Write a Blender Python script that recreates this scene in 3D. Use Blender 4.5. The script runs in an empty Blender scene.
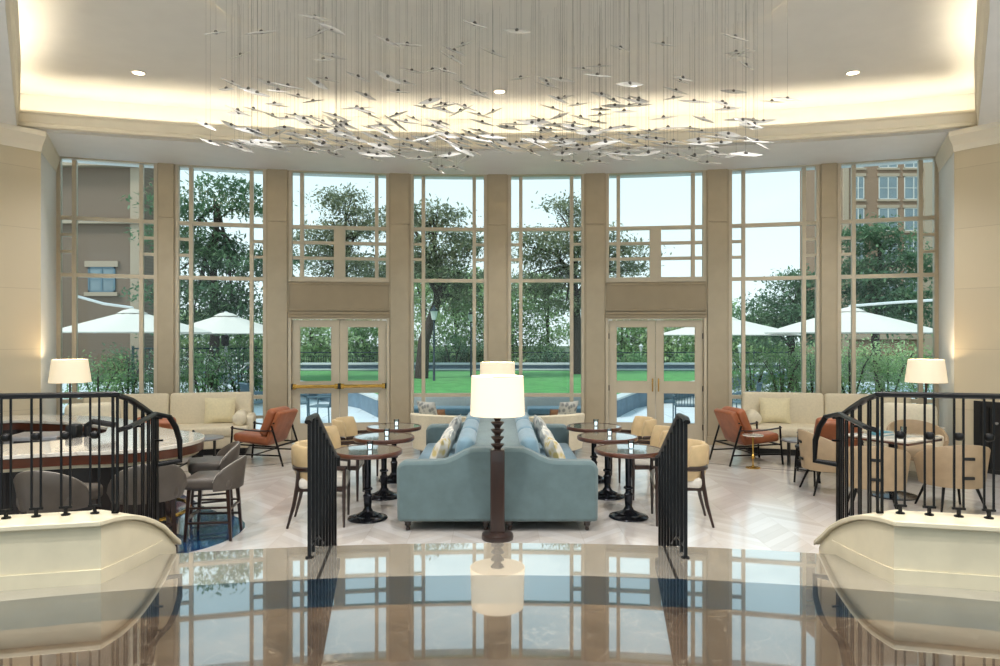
import bpy, bmesh, math, random
from math import sin, cos, pi, sqrt, atan2, radians, tan
from mathutils import Vector, Matrix
random.seed(11)
SC = bpy.context.scene
COL = SC.collection
F, HZ, CAMX, CAMZ = 700.0, 336.0, 0.0, 1.95

def wx(px, d): return CAMX + (px - 497.5) * d / F
def wz(py, d): return CAMZ + (HZ - py) * d / F
def gd(py, z=0.0): return (CAMZ - z) * F / (py - HZ)

# ------------------------------------------------------------------ materials
def lin(r, g, b):
    def f(c):
        c /= 255.0
        return c / 12.92 if c <= 0.04045 else ((c + 0.055) / 1.055) ** 2.4
    return (f(r), f(g), f(b), 1.0)

def new_mat(name):
    m = bpy.data.materials.new(name); m.use_nodes = True
    nt = m.node_tree
    return m, nt, nt.nodes, nt.links, nt.nodes['Principled BSDF']

def mat(name, rgb, rough=0.5, metal=0.0, var=0.12, scale=30.0, bump=0.0, bscale=200.0, spec=0.5, sheen=0.0, coat=0.0, stretch=None):
    m, nt, N, L, b = new_mat(name)
    c = lin(*rgb)
    tc = N.new('ShaderNodeTexCoord'); mp = N.new('ShaderNodeMapping')
    if stretch: mp.inputs['Scale'].default_value = stretch
    L.new(tc.outputs['Object'], mp.inputs[0])
    if var > 0:
        nz = N.new('ShaderNodeTexNoise'); nz.inputs['Scale'].default_value = scale; nz.inputs['Detail'].default_value = 4
        L.new(mp.outputs[0], nz.inputs['Vector'])
        cr = N.new('ShaderNodeValToRGB')
        cr.color_ramp.elements[0].position = 0.3; cr.color_ramp.elements[1].position = 0.7
        cr.color_ramp.elements[0].color = tuple(max(0, x * (1 - var)) for x in c[:3]) + (1,)
        cr.color_ramp.elements[1].color = tuple(min(1, x * (1 + var)) for x in c[:3]) + (1,)
        L.new(nz.outputs['Fac'], cr.inputs[0]); L.new(cr.outputs[0], b.inputs['Base Color'])
    else:
        b.inputs['Base Color'].default_value = c
    b.inputs['Roughness'].default_value = rough; b.inputs['Metallic'].default_value = metal
    b.inputs['Specular IOR Level'].default_value = spec
    if sheen: b.inputs['Sheen Weight'].default_value = sheen
    if coat:
        b.inputs['Coat Weight'].default_value = coat; b.inputs['Coat Roughness'].default_value = 0.05
    if bump > 0:
        n2 = N.new('ShaderNodeTexNoise'); n2.inputs['Scale'].default_value = bscale; n2.inputs['Detail'].default_value = 3
        L.new(mp.outputs[0], n2.inputs['Vector'])
        bp = N.new('ShaderNodeBump'); bp.inputs['Strength'].default_value = bump; bp.inputs['Distance'].default_value = 0.01
        L.new(n2.outputs['Fac'], bp.inputs['Height']); L.new(bp.outputs[0], b.inputs['Normal'])
    return m

def emit(name, rgb, s):
    m, nt, N, L, b = new_mat(name)
    b.inputs['Base Color'].default_value = lin(*rgb)
    b.inputs['Emission Color'].default_value = lin(*rgb); b.inputs['Emission Strength'].default_value = s
    return m

def mnode(N, L, op, a, b=None):
    n = N.new('ShaderNodeMath'); n.operation = op
    for i, v in enumerate((a, b)):
        if v is None: continue
        if isinstance(v, (int, float)): n.inputs[i].default_value = v
        else: L.new(v, n.inputs[i])
    return n.outputs[0]

def glossmix(N, L, b, ior, rough, tint=(1, 1, 1, 1), k0=0.0, k1=1.0):
    out = N['Material Output']
    fr = N.new('ShaderNodeFresnel'); fr.inputs['IOR'].default_value = ior
    gl = N.new('ShaderNodeBsdfGlossy'); gl.inputs['Roughness'].default_value = rough; gl.inputs['Color'].default_value = tint
    mx = N.new('ShaderNodeMixShader')
    fac = fr.outputs[0]
    if k0 or k1 != 1.0:
        fac = mnode(N, L, 'MINIMUM', mnode(N, L, 'ADD', mnode(N, L, 'MULTIPLY', fac, k1), k0), 1.0)
    L.new(fac, mx.inputs[0]); L.new(b.outputs[0], mx.inputs[1]); L.new(gl.outputs[0], mx.inputs[2])
    L.new(mx.outputs[0], out.inputs['Surface'])

def marble(name, c0, c1, vein, scale=1.5, vein_w=0.02, ior=2.0, rough=0.03, joints=None, vscale=2.2, k0=0.0, vmax=0.75):
    m, nt, N, L, b = new_mat(name)
    tc = N.new('ShaderNodeTexCoord')
    nz = N.new('ShaderNodeTexNoise'); nz.inputs['Scale'].default_value = scale; nz.inputs['Detail'].default_value = 8; nz.inputs['Roughness'].default_value = 0.65
    L.new(tc.outputs['Object'], nz.inputs['Vector'])
    cr = N.new('ShaderNodeValToRGB'); cr.color_ramp.elements[0].position = 0.35; cr.color_ramp.elements[1].position = 0.68
    cr.color_ramp.elements[0].color = lin(*c0); cr.color_ramp.elements[1].color = lin(*c1)
    L.new(nz.outputs['Fac'], cr.inputs[0])
    n2 = N.new('ShaderNodeTexNoise'); n2.inputs['Scale'].default_value = 3.0; n2.inputs['Detail'].default_value = 5
    L.new(tc.outputs['Object'], n2.inputs['Vector'])
    va = N.new('ShaderNodeMixRGB'); va.blend_type = 'ADD'; va.inputs[0].default_value = 0.4
    L.new(tc.outputs['Object'], va.inputs[1]); L.new(n2.outputs['Color'], va.inputs[2])
    vo = N.new('ShaderNodeTexVoronoi'); vo.feature = 'DISTANCE_TO_EDGE'; vo.inputs['Scale'].default_value = vscale
    L.new(va.outputs[0], vo.inputs['Vector'])
    vr = N.new('ShaderNodeValToRGB'); vr.color_ramp.elements[0].position = 0.0; vr.color_ramp.elements[1].position = vein_w
    vr.color_ramp.elements[0].color = (vmax, vmax, vmax, 1); vr.color_ramp.elements[1].color = (0, 0, 0, 1)
    L.new(vo.outputs['Distance'], vr.inputs[0])
    mx = N.new('ShaderNodeMixRGB'); L.new(vr.outputs[0], mx.inputs[0]); L.new(cr.outputs[0], mx.inputs[1]); mx.inputs[2].default_value = lin(*vein)
    col = mx.outputs[0]
    if joints:
        sep = N.new('ShaderNodeSeparateXYZ'); L.new(tc.outputs['Object'], sep.inputs[0])
        yy = mnode(N, L, 'ADD', sep.outputs[1], -joints[0])
        ang = mnode(N, L, 'ARCTAN2', sep.outputs[0], yy)
        fr = mnode(N, L, 'FRACT', mnode(N, L, 'ADD', mnode(N, L, 'MULTIPLY', ang, joints[1]), 100.5 + joints[2]))
        dist = mnode(N, L, 'ABSOLUTE', mnode(N, L, 'SUBTRACT', fr, 0.5))
        j = mnode(N, L, 'LESS_THAN', dist, 0.0045)
        m2 = N.new('ShaderNodeMixRGB'); L.new(j, m2.inputs[0]); L.new(col, m2.inputs[1]); m2.inputs[2].default_value = lin(60, 52, 44)
        col = m2.outputs[0]
    L.new(col, b.inputs['Base Color']); b.inputs['Roughness'].default_value = 0.2
    if ior: glossmix(N, L, b, ior, rough, k0=k0)
    else: b.inputs['Roughness'].default_value = rough
    return m

def floor_mat():
    m, nt, N, L, b = new_mat('pale_chevron_stone')
    tc = N.new('ShaderNodeTexCoord'); sep = N.new('ShaderNodeSeparateXYZ'); L.new(tc.outputs['Object'], sep.inputs[0])
    w, h = 0.42, 0.14
    xs = mnode(N, L, 'ADD', sep.outputs[0], 50.0)
    col = mnode(N, L, 'FLOOR', mnode(N, L, 'DIVIDE', xs, w))
    pp = mnode(N, L, 'PINGPONG', xs, w)
    v = mnode(N, L, 'DIVIDE', mnode(N, L, 'ADD', sep.outputs[1], pp), h)
    row = mnode(N, L, 'FLOOR', v)
    cb = N.new('ShaderNodeCombineXYZ'); L.new(col, cb.inputs[0]); L.new(row, cb.inputs[1])
    wn = N.new('ShaderNodeTexWhiteNoise'); L.new(cb.outputs[0], wn.inputs['Vector'])
    cr = N.new('ShaderNodeValToRGB'); e = cr.color_ramp.elements
    e[0].color = lin(212, 203, 196); e[1].color = lin(233, 229, 226); e.new(0.5).color = lin(224, 217, 211)
    L.new(wn.outputs['Value'], cr.inputs[0])
    f1 = mnode(N, L, 'LESS_THAN', mnode(N, L, 'FRACT', v), 0.03)
    f2 = mnode(N, L, 'LESS_THAN', mnode(N, L, 'FRACT', mnode(N, L, 'DIVIDE', xs, w)), 0.01)
    f = mnode(N, L, 'MAXIMUM', f1, f2)
    mx = N.new('ShaderNodeMixRGB'); L.new(mnode(N, L, 'MULTIPLY', f, 0.5), mx.inputs[0]); L.new(cr.outputs[0], mx.inputs[1]); mx.inputs[2].default_value = lin(170, 150, 128)
    nz = N.new('ShaderNodeTexNoise'); nz.inputs['Scale'].default_value = 2.5; nz.inputs['Detail'].default_value = 6; L.new(tc.outputs['Object'], nz.inputs['Vector'])
    m2 = N.new('ShaderNodeMixRGB'); m2.blend_type = 'MULTIPLY'; m2.inputs[0].default_value = 0.18; L.new(mx.outputs[0], m2.inputs[1]); L.new(nz.outputs['Fac'], m2.inputs[2])
    L.new(m2.outputs[0], b.inputs['Base Color']); b.inputs['Roughness'].default_value = 0.4
    glossmix(N, L, b, 1.6, 0.14, k0=.04)
    return m

def panel_mat(name, rgb, bw, bh, mortar, msize=0.004, rough=0.6, axis='XZ', dark=0.75):
    m, nt, N, L, b = new_mat(name)
    tc = N.new('ShaderNodeTexCoord'); sep = N.new('ShaderNodeSeparateXYZ'); L.new(tc.outputs['Object'], sep.inputs[0])
    cb = N.new('ShaderNodeCombineXYZ')
    L.new(sep.outputs['XYZ'.index(axis[0])], cb.inputs[0]); L.new(sep.outputs['XYZ'.index(axis[1])], cb.inputs[1])
    br = N.new('ShaderNodeTexBrick'); br.offset = 0.5
    br.inputs['Scale'].default_value = 1.0; br.inputs['Brick Width'].default_value = bw; br.inputs['Row Height'].default_value = bh
    br.inputs['Mortar Size'].default_value = msize; br.inputs['Mortar Smooth'].default_value = 0.1
    c = lin(*rgb)
    br.inputs['Color1'].default_value = c; br.inputs['Color2'].default_value = tuple(x * 0.95 for x in c[:3]) + (1,)
    br.inputs['Mortar'].default_value = lin(*mortar)
    L.new(cb.outputs[0], br.inputs['Vector']); L.new(br.outputs['Color'], b.inputs['Base Color'])
    b.inputs['Roughness'].default_value = rough
    return m

def glass_mat(name, tint=(0.97, 0.99, 0.985, 1), ior=1.25):
    m, nt, N, L, b = new_mat(name)
    N.remove(b)
    tr = N.new('ShaderNodeBsdfTransparent'); tr.inputs[0].default_value = tint
    gl = N.new('ShaderNodeBsdfGlossy'); gl.inputs['Roughness'].default_value = 0.0
    fr = N.new('ShaderNodeFresnel'); fr.inputs['IOR'].default_value = ior
    mx = N.new('ShaderNodeMixShader'); L.new(fr.outputs[0], mx.inputs[0]); L.new(tr.outputs[0], mx.inputs[1]); L.new(gl.outputs[0], mx.inputs[2])
    L.new(mx.outputs[0], N['Material Output'].inputs['Surface'])
    return m

def shade_mat(name, rgb, e):
    m, nt, N, L, b = new_mat(name)
    b.inputs['Base Color'].default_value = lin(245, 235, 215); b.inputs['Roughness'].default_value = 0.8
    b.inputs['Emission Color'].default_value = lin(*rgb); b.inputs['Emission Strength'].default_value = e
    return m

def leaf_mat(name, a, b_, trans=0.35):
    m, nt, N, L, b = new_mat(name)
    tc = N.new('ShaderNodeTexCoord'); nz = N.new('ShaderNodeTexNoise'); nz.inputs['Scale'].default_value = 1.4; nz.inputs['Detail'].default_value = 6
    L.new(tc.outputs['Object'], nz.inputs['Vector'])
    cr = N.new('ShaderNodeValToRGB'); cr.color_ramp.elements[0].position = 0.35; cr.color_ramp.elements[1].position = 0.65
    cr.color_ramp.elements[0].color = lin(*a); cr.color_ramp.elements[1].color = lin(*b_)
    L.new(nz.outputs['Fac'], cr.inputs[0]); L.new(cr.outputs[0], b.inputs['Base Color'])
    b.inputs['Roughness'].default_value = 0.5; b.inputs['Specular IOR Level'].default_value = 0.3
    t = N.new('ShaderNodeBsdfTranslucent'); L.new(cr.outputs[0], t.inputs[0])
    mx = N.new('ShaderNodeMixShader'); mx.inputs[0].default_value = trans
    L.new(b.outputs[0], mx.inputs[1]); L.new(t.outputs[0], mx.inputs[2]); L.new(mx.outputs[0], N['Material Output'].inputs['Surface'])
    return m

MT = {}
MT['wall'] = panel_mat('cream_stone_panel', (216, 201, 172), 1.6, 0.88, (196, 180, 152), 0.004)
MT['return'] = mat('pale_plaster', (232, 230, 224), 0.6, var=0.02)
MT['soffit'] = mat('soffit_plaster', (240, 240, 240), 0.7, var=0.02, scale=3)
MT['fascia'] = mat('fascia_paint', (240, 231, 212), 0.6, var=0.02, scale=3)
MT['ceiling'] = mat('ceiling_paint', (227, 224, 219), 0.7, var=0.02, scale=3)
MT['bronze'] = mat('champagne_bronze', (178, 163, 138), 0.38, 0.35, var=0.05, scale=4)
MT['bronze_dark'] = mat('bronze_panel', (162, 146, 120), 0.45, 0.25, var=0.05, scale=3)
MT['bronze_light'] = mat('bronze_light', (198, 185, 162), 0.4, 0.25, var=0.04, scale=3)
MT['glass'] = glass_mat('window_glass')
MT['brass'] = mat('polished_brass', (206, 166, 84), 0.22, 0.9, var=0.05)
MT['floor'] = floor_mat()
MT['granite'] = marble('black_granite', (8, 20, 30), (18, 38, 52), (50, 70, 84), 6, 0.004, ior=2.0, rough=0.02, k0=0.10)
MT['emperador'] = marble('brown_marble', (58, 45, 35), (100, 81, 63), (196, 180, 156), 2.2, 0.012, ior=2.0, rough=0.025, joints=(-5.0, 4.237, 0.5), vscale=4.2, k0=0.10, vmax=0.3)
MT['greymarble'] = marble('grey_marble', (134, 126, 114), (168, 160, 148), (196, 190, 180), 2.0, 0.012, ior=2.0, rough=0.025, joints=(-5.0, 4.237, 0.5), k0=0.27, vmax=.4)
MT['cream_stone'] = mat('cream_limestone', (221, 209, 181), 0.4, var=0.05, scale=6)
MT['iron'] = mat('black_iron', (22, 21, 22), 0.38, 0.6, var=0.1)
MT['bluestone'] = marble('dark_bar_stone', (6, 50, 98), (22, 92, 142), (90, 150, 180), 5, 0.01, ior=1.9, rough=0.04, k0=.05)
MT['teal'] = mat('blue_grey_velvet', (95, 116, 119), 0.7, var=0.1, scale=8, bump=0.15, bscale=260, sheen=0.35)
MT['teal_seat'] = mat('blue_velvet', (112, 143, 160), 0.68, var=0.08, scale=8, bump=0.15, bscale=260, sheen=0.35)
MT['darkwood'] = mat('espresso_wood', (44, 26, 20), 0.32, var=0.3, scale=14, stretch=(1, 1, 0.15), coat=0.3)
MT['redwood'] = mat('mahogany', (84, 44, 28), 0.28, var=0.3, scale=12, stretch=(0.2, 1, 1), coat=0.5)
MT['tabletop'] = marble('dark_table_stone', (54, 50, 48), (92, 84, 78), (140, 128, 116), 9, 0.01, ior=1.9, rough=0.05, k0=.06)
MT['castiron'] = mat('dark_cast_metal', (46, 48, 54), 0.14, 0.8, var=0.1)
MT['tan'] = mat('tan_leather', (202, 176, 134), 0.42, var=0.08, scale=10, bump=0.12, bscale=300)
MT['tan2'] = mat('sand_leather', (170, 146, 116), 0.5, var=0.08, scale=10, bump=0.12, bscale=300)
MT['seatfab'] = mat('pale_seat_fabric', (216, 210, 200), 0.75, var=0.06, bump=0.2, bscale=300)
MT['cream_fab'] = mat('oat_fabric', (216, 204, 178), 0.8, var=0.05, bump=0.2, bscale=260)
MT['cream_fab2'] = mat('ivory_fabric', (226, 216, 192), 0.8, var=0.05, bump=0.2, bscale=260)
MT['pillow_cream'] = mat('cream_pillow_fabric', (220, 208, 172), 0.8, var=0.06, bump=0.2, bscale=300)
MT['orange'] = mat('cognac_leather', (160, 94, 60), 0.4, var=0.14, scale=9, bump=0.12, bscale=240)
MT['taupe'] = mat('taupe_leather', (84, 76, 69), 0.42, var=0.1, scale=10, bump=0.12, bscale=260)
MT['piping'] = mat('pale_piping', (176, 168, 158), 0.5, var=0.04)
MT['marbletop'] = marble('cream_marble', (214, 204, 190), (240, 234, 224), (188, 172, 156), 3, 0.02, ior=1.6, rough=0.08)
MT['black'] = mat('matte_black', (18, 17, 18), 0.55, var=0.1)
MT['darkbar'] = mat('dark_bar_front', (30, 22, 20), 0.5, var=0.2, scale=8)
MT['steel'] = mat('brushed_steel', (150, 146, 146), 0.4, 0.6, var=0.06)
MT['shade'] = shade_mat('lit_lamp_shade', (255, 232, 192), 0.36)
MT['lampmetal'] = mat('bronze_lamp', (64, 46, 36), 0.3, 0.6, var=0.1)
MT['leafglass'] = mat('silvered_glass', (226, 224, 221), 0.16, 0.25, var=0.03)
MT['wire'] = mat('steel_wire', (92, 89, 86), 0.4, 0.5, var=0)
MT['led'] = emit('led_strip', (255, 244, 216), 10.5)
MT['halo'] = emit('halo_strip', (255, 226, 160), 5.0)
MT['plate'] = mat('plate_paint', (228, 228, 226), 0.7, var=0.02, scale=3)
MT['downlight'] = emit('downlight_lens', (255, 240, 215), 6.0)
MT['terrace'] = panel_mat('pale_paving', (216, 224, 230), 1.2, 1.2, (170, 176, 180), 0.012, 0.6, 'XY')
MT['garden'] = mat('garden_ground', (70, 84, 58), 0.9, var=0.3, scale=2)
MT['lawn'] = mat('lawn_green', (84, 146, 78), 0.9, var=0.22, scale=2.2, bump=0.5, bscale=30)
MT['bluewall'] = mat('slate_wall', (104, 126, 142), 0.6, var=0.15, scale=3)
MT['paleledge'] = mat('pale_stone_ledge', (200, 206, 206), 0.6, var=0.05)
MT['leafA'] = leaf_mat('leaf_dark_green', (62, 94, 70), (112, 142, 104))
MT['leafB'] = leaf_mat('leaf_mid_green', (96, 138, 90), (152, 186, 124))
MT['leafC'] = leaf_mat('leaf_light_green', (132, 168, 112), (192, 212, 160))
MT['leafD'] = leaf_mat('leaf_olive', (96, 108, 84), (150, 156, 124))
MT['flower'] = mat('white_flower', (236, 236, 230), 0.7, var=0)
MT['bark'] = mat('bark', (62, 52, 46), 0.9, var=0.25, scale=12, stretch=(1, 1, 0.2), bump=0.5, bscale=20)
MT['brick'] = panel_mat('brown_brick', (146, 120, 98), 0.26, 0.085, (128, 106, 88), 0.008, 0.85)
MT['brickL'] = panel_mat('grey_brick', (124, 106, 90), 0.26, 0.085, (108, 92, 78), 0.008, 0.85)
MT['limest'] = mat('limestone_trim', (166, 150, 130), 0.8, var=0.06)
MT['bglass'] = mat('building_glass', (120, 136, 142), 0.08, 0.2, var=0.1, scale=0.6)
MT['bframe'] = mat('white_window_frame', (200, 200, 194), 0.5, var=0)
MT['canvas'] = mat('white_canvas', (214, 209, 200), 0.85, var=0.02)
MT['whitemetal'] = mat('white_metal', (216, 220, 222), 0.4, 0.2, var=0)
MT['greymetal'] = mat('grey_outdoor_metal', (92, 116, 128), 0.45, 0.4, var=0.05)
MT['fence'] = mat('dark_fence_metal', (44, 60, 68), 0.5, 0.4, var=0.05)
MT['candle'] = glass_mat('votive_glass', (0.86, 0.95, 1.0, 1), 1.5)
MT['wax'] = emit('lit_wax', (250, 246, 236), 1.3)
MT['book'] = mat('teal_book_cover', (92, 150, 168), 0.5, var=0.05)
MT['paper'] = mat('paper', (236, 234, 226), 0.8, var=0.02)

def pillow_pattern(name, a, b_, scale):
    m, nt, N, L, b = new_mat(name)
    tc = N.new('ShaderNodeTexCoord'); vo = N.new('ShaderNodeTexVoronoi'); vo.inputs['Scale'].default_value = scale
    L.new(tc.outputs['Object'], vo.inputs['Vector'])
    cr = N.new('ShaderNodeValToRGB'); cr.color_ramp.interpolation = 'EASE'
    cr.color_ramp.elements[0].position = 0.25; cr.color_ramp.elements[1].position = 0.6
    cr.color_ramp.elements[0].color = lin(*a); cr.color_ramp.elements[1].color = lin(*b_)
    L.new(vo.outputs['Distance'], cr.inputs[0]); L.new(cr.outputs[0], b.inputs['Base Color']); b.inputs['Roughness'].default_value = 0.85
    return m
MT['pil_floral'] = pillow_pattern('floral_pillow', (196, 178, 120), (216, 212, 204), 11)
MT['pil_grey'] = pillow_pattern('grey_leaf_pillow', (142, 146, 146), (206, 206, 200), 14)
MT['pil_white'] = pillow_pattern('white_leaf_pillow', (190, 192, 190), (226, 224, 216), 12)
MT['pil_brown'] = mat('brown_pillow', (150, 112, 84), 0.8, var=0.08)

# ------------------------------------------------------------------ mesh builder
class MB:
    def __init__(s): s.v, s.f = [], []
    def add(s, v, f, m=None):
        o = len(s.v)
        s.v += [tuple(m @ Vector(p)) if m is not None else tuple(p) for p in v]
        s.f += [tuple(i + o for i in q) for q in f]
        return s
    def box(s, x0, y0, z0, x1, y1, z1, m=None):
        v = [(x0, y0, z0), (x1, y0, z0), (x1, y1, z0), (x0, y1, z0), (x0, y0, z1), (x1, y0, z1), (x1, y1, z1), (x0, y1, z1)]
        return s.add(v, [(3, 2, 1, 0), (4, 5, 6, 7), (0, 1, 5, 4), (1, 2, 6, 5), (2, 3, 7, 6), (3, 0, 4, 7)], m)
    def cbox(s, c, d, m=None):
        return s.box(c[0] - d[0] / 2, c[1] - d[1] / 2, c[2] - d[2] / 2, c[0] + d[0] / 2, c[1] + d[1] / 2, c[2] + d[2] / 2, m)
    def rbox(s, c, d, r=0.03, puff=0.0, m=None, n=3, k=3, fn=None):
        h = [x / 2 for x in d]; r = min(r, *[x * 0.999 for x in h])
        def ticks(hh):
            a = [-hh + r * (1 - cos(pi / 2 * i / n)) for i in range(n)] if r > 0 else []
            mid = [-(hh - r) + 2 * (hh - r) * i / k for i in range(k + 1)]
            return a + mid + [-x for x in reversed(a)]
        T = [ticks(x) for x in h]
        idx, V, Fc = {}, [], []
        def vid(p):
            key = tuple(round(x, 6) for x in p)
            if key not in idx:
                inn = [max(-(h[i] - r), min(h[i] - r, p[i])) for i in range(3)]
                dv = Vector([p[i] - inn[i] for i in range(3)])
                q = Vector(inn) + (dv.normalized() * r if dv.length > 1e-9 else dv)
                if puff:
                    a = max(0, 1 - (q.x / h[0]) ** 2) * max(0, 1 - (q.y / h[1]) ** 2)
                    q.z *= 1 + puff * a
                if fn: q = Vector(fn(q))
                idx[key] = len(V); V.append((q.x + c[0], q.y + c[1], q.z + c[2]))
            return idx[key]
        for ax in range(3):
            b, e = (ax + 1) % 3, (ax + 2) % 3
            for sg in (-1, 1):
                for i in range(len(T[b]) - 1):
                    for j in range(len(T[e]) - 1):
                        ps = []
                        for (di, dj) in ((0, 0), (1, 0), (1, 1), (0, 1)):
                            p = [0, 0, 0]; p[ax] = sg * h[ax]; p[b] = T[b][i + di]; p[e] = T[e][j + dj]
                            ps.append(vid(p))
                        if sg < 0: ps.reverse()
                        ps2 = []
                        for q in ps:
                            if q not in ps2: ps2.append(q)
                        if len(ps2) > 2: Fc.append(tuple(ps2))
        return s.add(V, Fc, m)
    def lathe(s, prof, seg=24, c=(0, 0, 0), m=None, sx=1.0, sy=1.0):
        V, Fc = [], []
        for (r, z) in prof:
            for i in range(seg):
                a = 2 * pi * i / seg
                V.append((c[0] + r * cos(a) * sx, c[1] + r * sin(a) * sy, c[2] + z))
        for j in range(len(prof) - 1):
            for i in range(seg):
                Fc.append((j * seg + i, j * seg + (i + 1) % seg, (j + 1) * seg + (i + 1) % seg, (j + 1) * seg + i))
        if prof[0][0] > 1e-6: Fc.append(tuple(reversed(range(seg))))
        if prof[-1][0] > 1e-6: Fc.append(tuple((len(prof) - 1) * seg + i for i in range(seg)))
        return s.add(V, Fc, m)
    def tube(s, pts, r, seg=8, m=None, closed=False, flat=None):
        P = [Vector(p) for p in pts]; n = len(P)
        R = r if isinstance(r, (list, tuple)) else [r] * n
        V, Fc = [], []
        up = None
        for i in range(n):
            if closed: t = (P[(i + 1) % n] - P[i - 1]).normalized()
            else: t = (P[min(i + 1, n - 1)] - P[max(i - 1, 0)]).normalized()
            if up is None:
                a = Vector((0, 0, 1)) if abs(t.z) < 0.9 else Vector((1, 0, 0))
                up = (a - t * a.dot(t)).normalized()
            else:
                up = (up - t * up.dot(t))
                up = up.normalized() if up.length > 1e-6 else t.orthogonal().normalized()
            sd = t.cross(up)
            for j in range(seg):
                a = 2 * pi * (j + 0.5) / seg
                kx, ky = (flat if flat else (1, 1))
                V.append(P[i] + sd * cos(a) * R[i] * kx + up * sin(a) * R[i] * ky)
        for i in range(n if closed else n - 1):
            i2 = (i + 1) % n
            for j in range(seg):
                Fc.append((i * seg + j, i * seg + (j + 1) % seg, i2 * seg + (j + 1) % seg, i2 * seg + j))
        if not closed:
            Fc.append(tuple(reversed(range(seg)))); Fc.append(tuple((n - 1) * seg + j for j in range(seg)))
        return s.add(V, Fc, m)
    def bar(s, a, b, w, h=None):   # square bar between two points
        a, b = Vector(a), Vector(b); t = (b - a).normalized(); h = h or w
        u = Vector((0, 0, 1)) if abs(t.z) < 0.95 else Vector((0, 1, 0))
        sd = t.cross(u).normalized(); u = sd.cross(t)
        V = []
        for p in (a, b):
            for (i, j) in ((-1, -1), (1, -1), (1, 1), (-1, 1)): V.append(p + sd * i * w / 2 + u * j * h / 2)
        return s.add(V, [(3, 2, 1, 0), (4, 5, 6, 7), (0, 1, 5, 4), (1, 2, 6, 5), (2, 3, 7, 6), (3, 0, 4, 7)])
    def prism(s, poly, z0, z1, m=None, ztop=None):
        n = len(poly)
        V = [(p[0], p[1], z0) for p in poly] + [(p[0], p[1], (ztop[i] if ztop else z1)) for i, p in enumerate(poly)]
        Fc = [tuple(reversed(range(n))), tuple(range(n, 2 * n))] + [(i, (i + 1) % n, n + (i + 1) % n, n + i) for i in range(n)]
        return s.add(V, Fc, m)
    def ring(s, outer, inner, z0, z1):   # two loops of equal length, closed
        n = len(outer)
        V = [(p[0], p[1], z) for z in (z0, z1) for lp in (outer, inner) for p in lp]
        Fc = []
        for i in range(n):
            k = (i + 1) % n
            Fc += [(2 * n + i, 2 * n + k, 3 * n + k, 3 * n + i), (i, n + i, n + k, k), (i, k, 2 * n + k, 2 * n + i), (n + k, n + i, 3 * n + i, 3 * n + k)]
        return s.add(V, Fc)
    def strip(s, rows, closed_u=False, caps=False):   # rows of equal length points
        n = len(rows[0]); V = [p for r in rows for p in r]; Fc = []
        for j in range(len(rows) - 1):
            for i in range(n if closed_u else n - 1):
                k = (i + 1) % n
                Fc.append((j * n + i, j * n + k, (j + 1) * n + k, (j + 1) * n + i))
        if caps:
            Fc.append(tuple(reversed(range(n)))); Fc.append(tuple((len(rows) - 1) * n + i for i in range(n)))
        return s.add(V, Fc)
    def pillow(s, w, h, t, m=None, n=10):
        V, Fc = [], []
        for sg in (1, -1):
            o = len(V)
            for j in range(n + 1):
                for i in range(n + 1):
                    u, v = -1 + 2 * i / n, -1 + 2 * j / n
                    z = sg * t / 2 * (max(0, (1 - abs(u) ** 2.5) * (1 - abs(v) ** 2.5))) ** 0.5
                    pin = 1 - 0.07 * (u * u - 1) * -1 * v * v if False else 1
                    V.append((u * w / 2 * (1 - 0.06 * (1 - v * v) ** 1 * abs(u)), v * h / 2 * (1 - 0.06 * (1 - u * u) * abs(v)), z))
            for j in range(n):
                for i in range(n):
                    q = (o + j * (n + 1) + i, o + j * (n + 1) + i + 1, o + (j + 1) * (n + 1) + i + 1, o + (j + 1) * (n + 1) + i)
                    Fc.append(q if sg > 0 else tuple(reversed(q)))
        return s.add(V, Fc, m)
    def build(s, name, m, parent=None, bevel=0.0, seg=2, smooth=35, merge=False, loc=None, rz=None):
        me = bpy.data.meshes.new(name); me.from_pydata(s.v, [], s.f)
        bm = bmesh.new(); bm.from_mesh(me)
        if merge: bmesh.ops.remove_doubles(bm, verts=bm.verts, dist=1e-5)
        bmesh.ops.recalc_face_normals(bm, faces=bm.faces); bm.to_mesh(me); bm.free()
        me.materials.append(MT[m] if isinstance(m, str) else m)
        if smooth:
            for p in me.polygons: p.use_smooth = True
            me.set_sharp_from_angle(angle=radians(smooth))
        o = bpy.data.objects.new(name, me); COL.objects.link(o)
        if parent: o.parent = parent
        if loc is not None: o.location = loc
        if rz is not None: o.rotation_euler = (0, 0, rz)
        if bevel:
            b = o.modifiers.new('edge', 'BEVEL'); b.width = bevel; b.segments = seg; b.limit_method = 'ANGLE'; b.angle_limit = radians(40)
        return o

def tag(o, label=None, cat=None, group=None, kind=None):
    if label: o['label'] = label
    if cat: o['category'] = cat
    if group: o['group'] = group
    if kind: o['kind'] = kind
    return o
def thing(name, label, cat, loc=(0, 0, 0), rz=0.0, group=None):
    o = bpy.data.objects.new(name, None); COL.objects.link(o); o.empty_display_size = 0.1
    o.location = loc; o.rotation_euler = (0, 0, rz)
    return tag(o, label, cat, group)
def struct(o): o['kind'] = 'structure'; return o
KIDS = {}
def dup(root, loc, rz=0.0, label=None, group=None, scale=None):
    ch = {}
    for o in list(COL.objects):
        if o.parent: ch.setdefault(o.parent.name, []).append(o)
    def cp(o, par):
        c = o.copy(); COL.objects.link(c)
        if par: c.parent = par
        for k in ch.get(o.name, []): cp(k, c)
        return c
    r = cp(root, None); r.location = loc; r.rotation_euler = (0, 0, rz)
    if label: r['label'] = label
    if group: r['group'] = group
    if scale: r.scale = scale
    return r
def T(x=0, y=0, z=0): return Matrix.Translation((x, y, z))
def RX(a): return Matrix.Rotation(a, 4, 'X')
def RY(a): return Matrix.Rotation(a, 4, 'Y')
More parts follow.
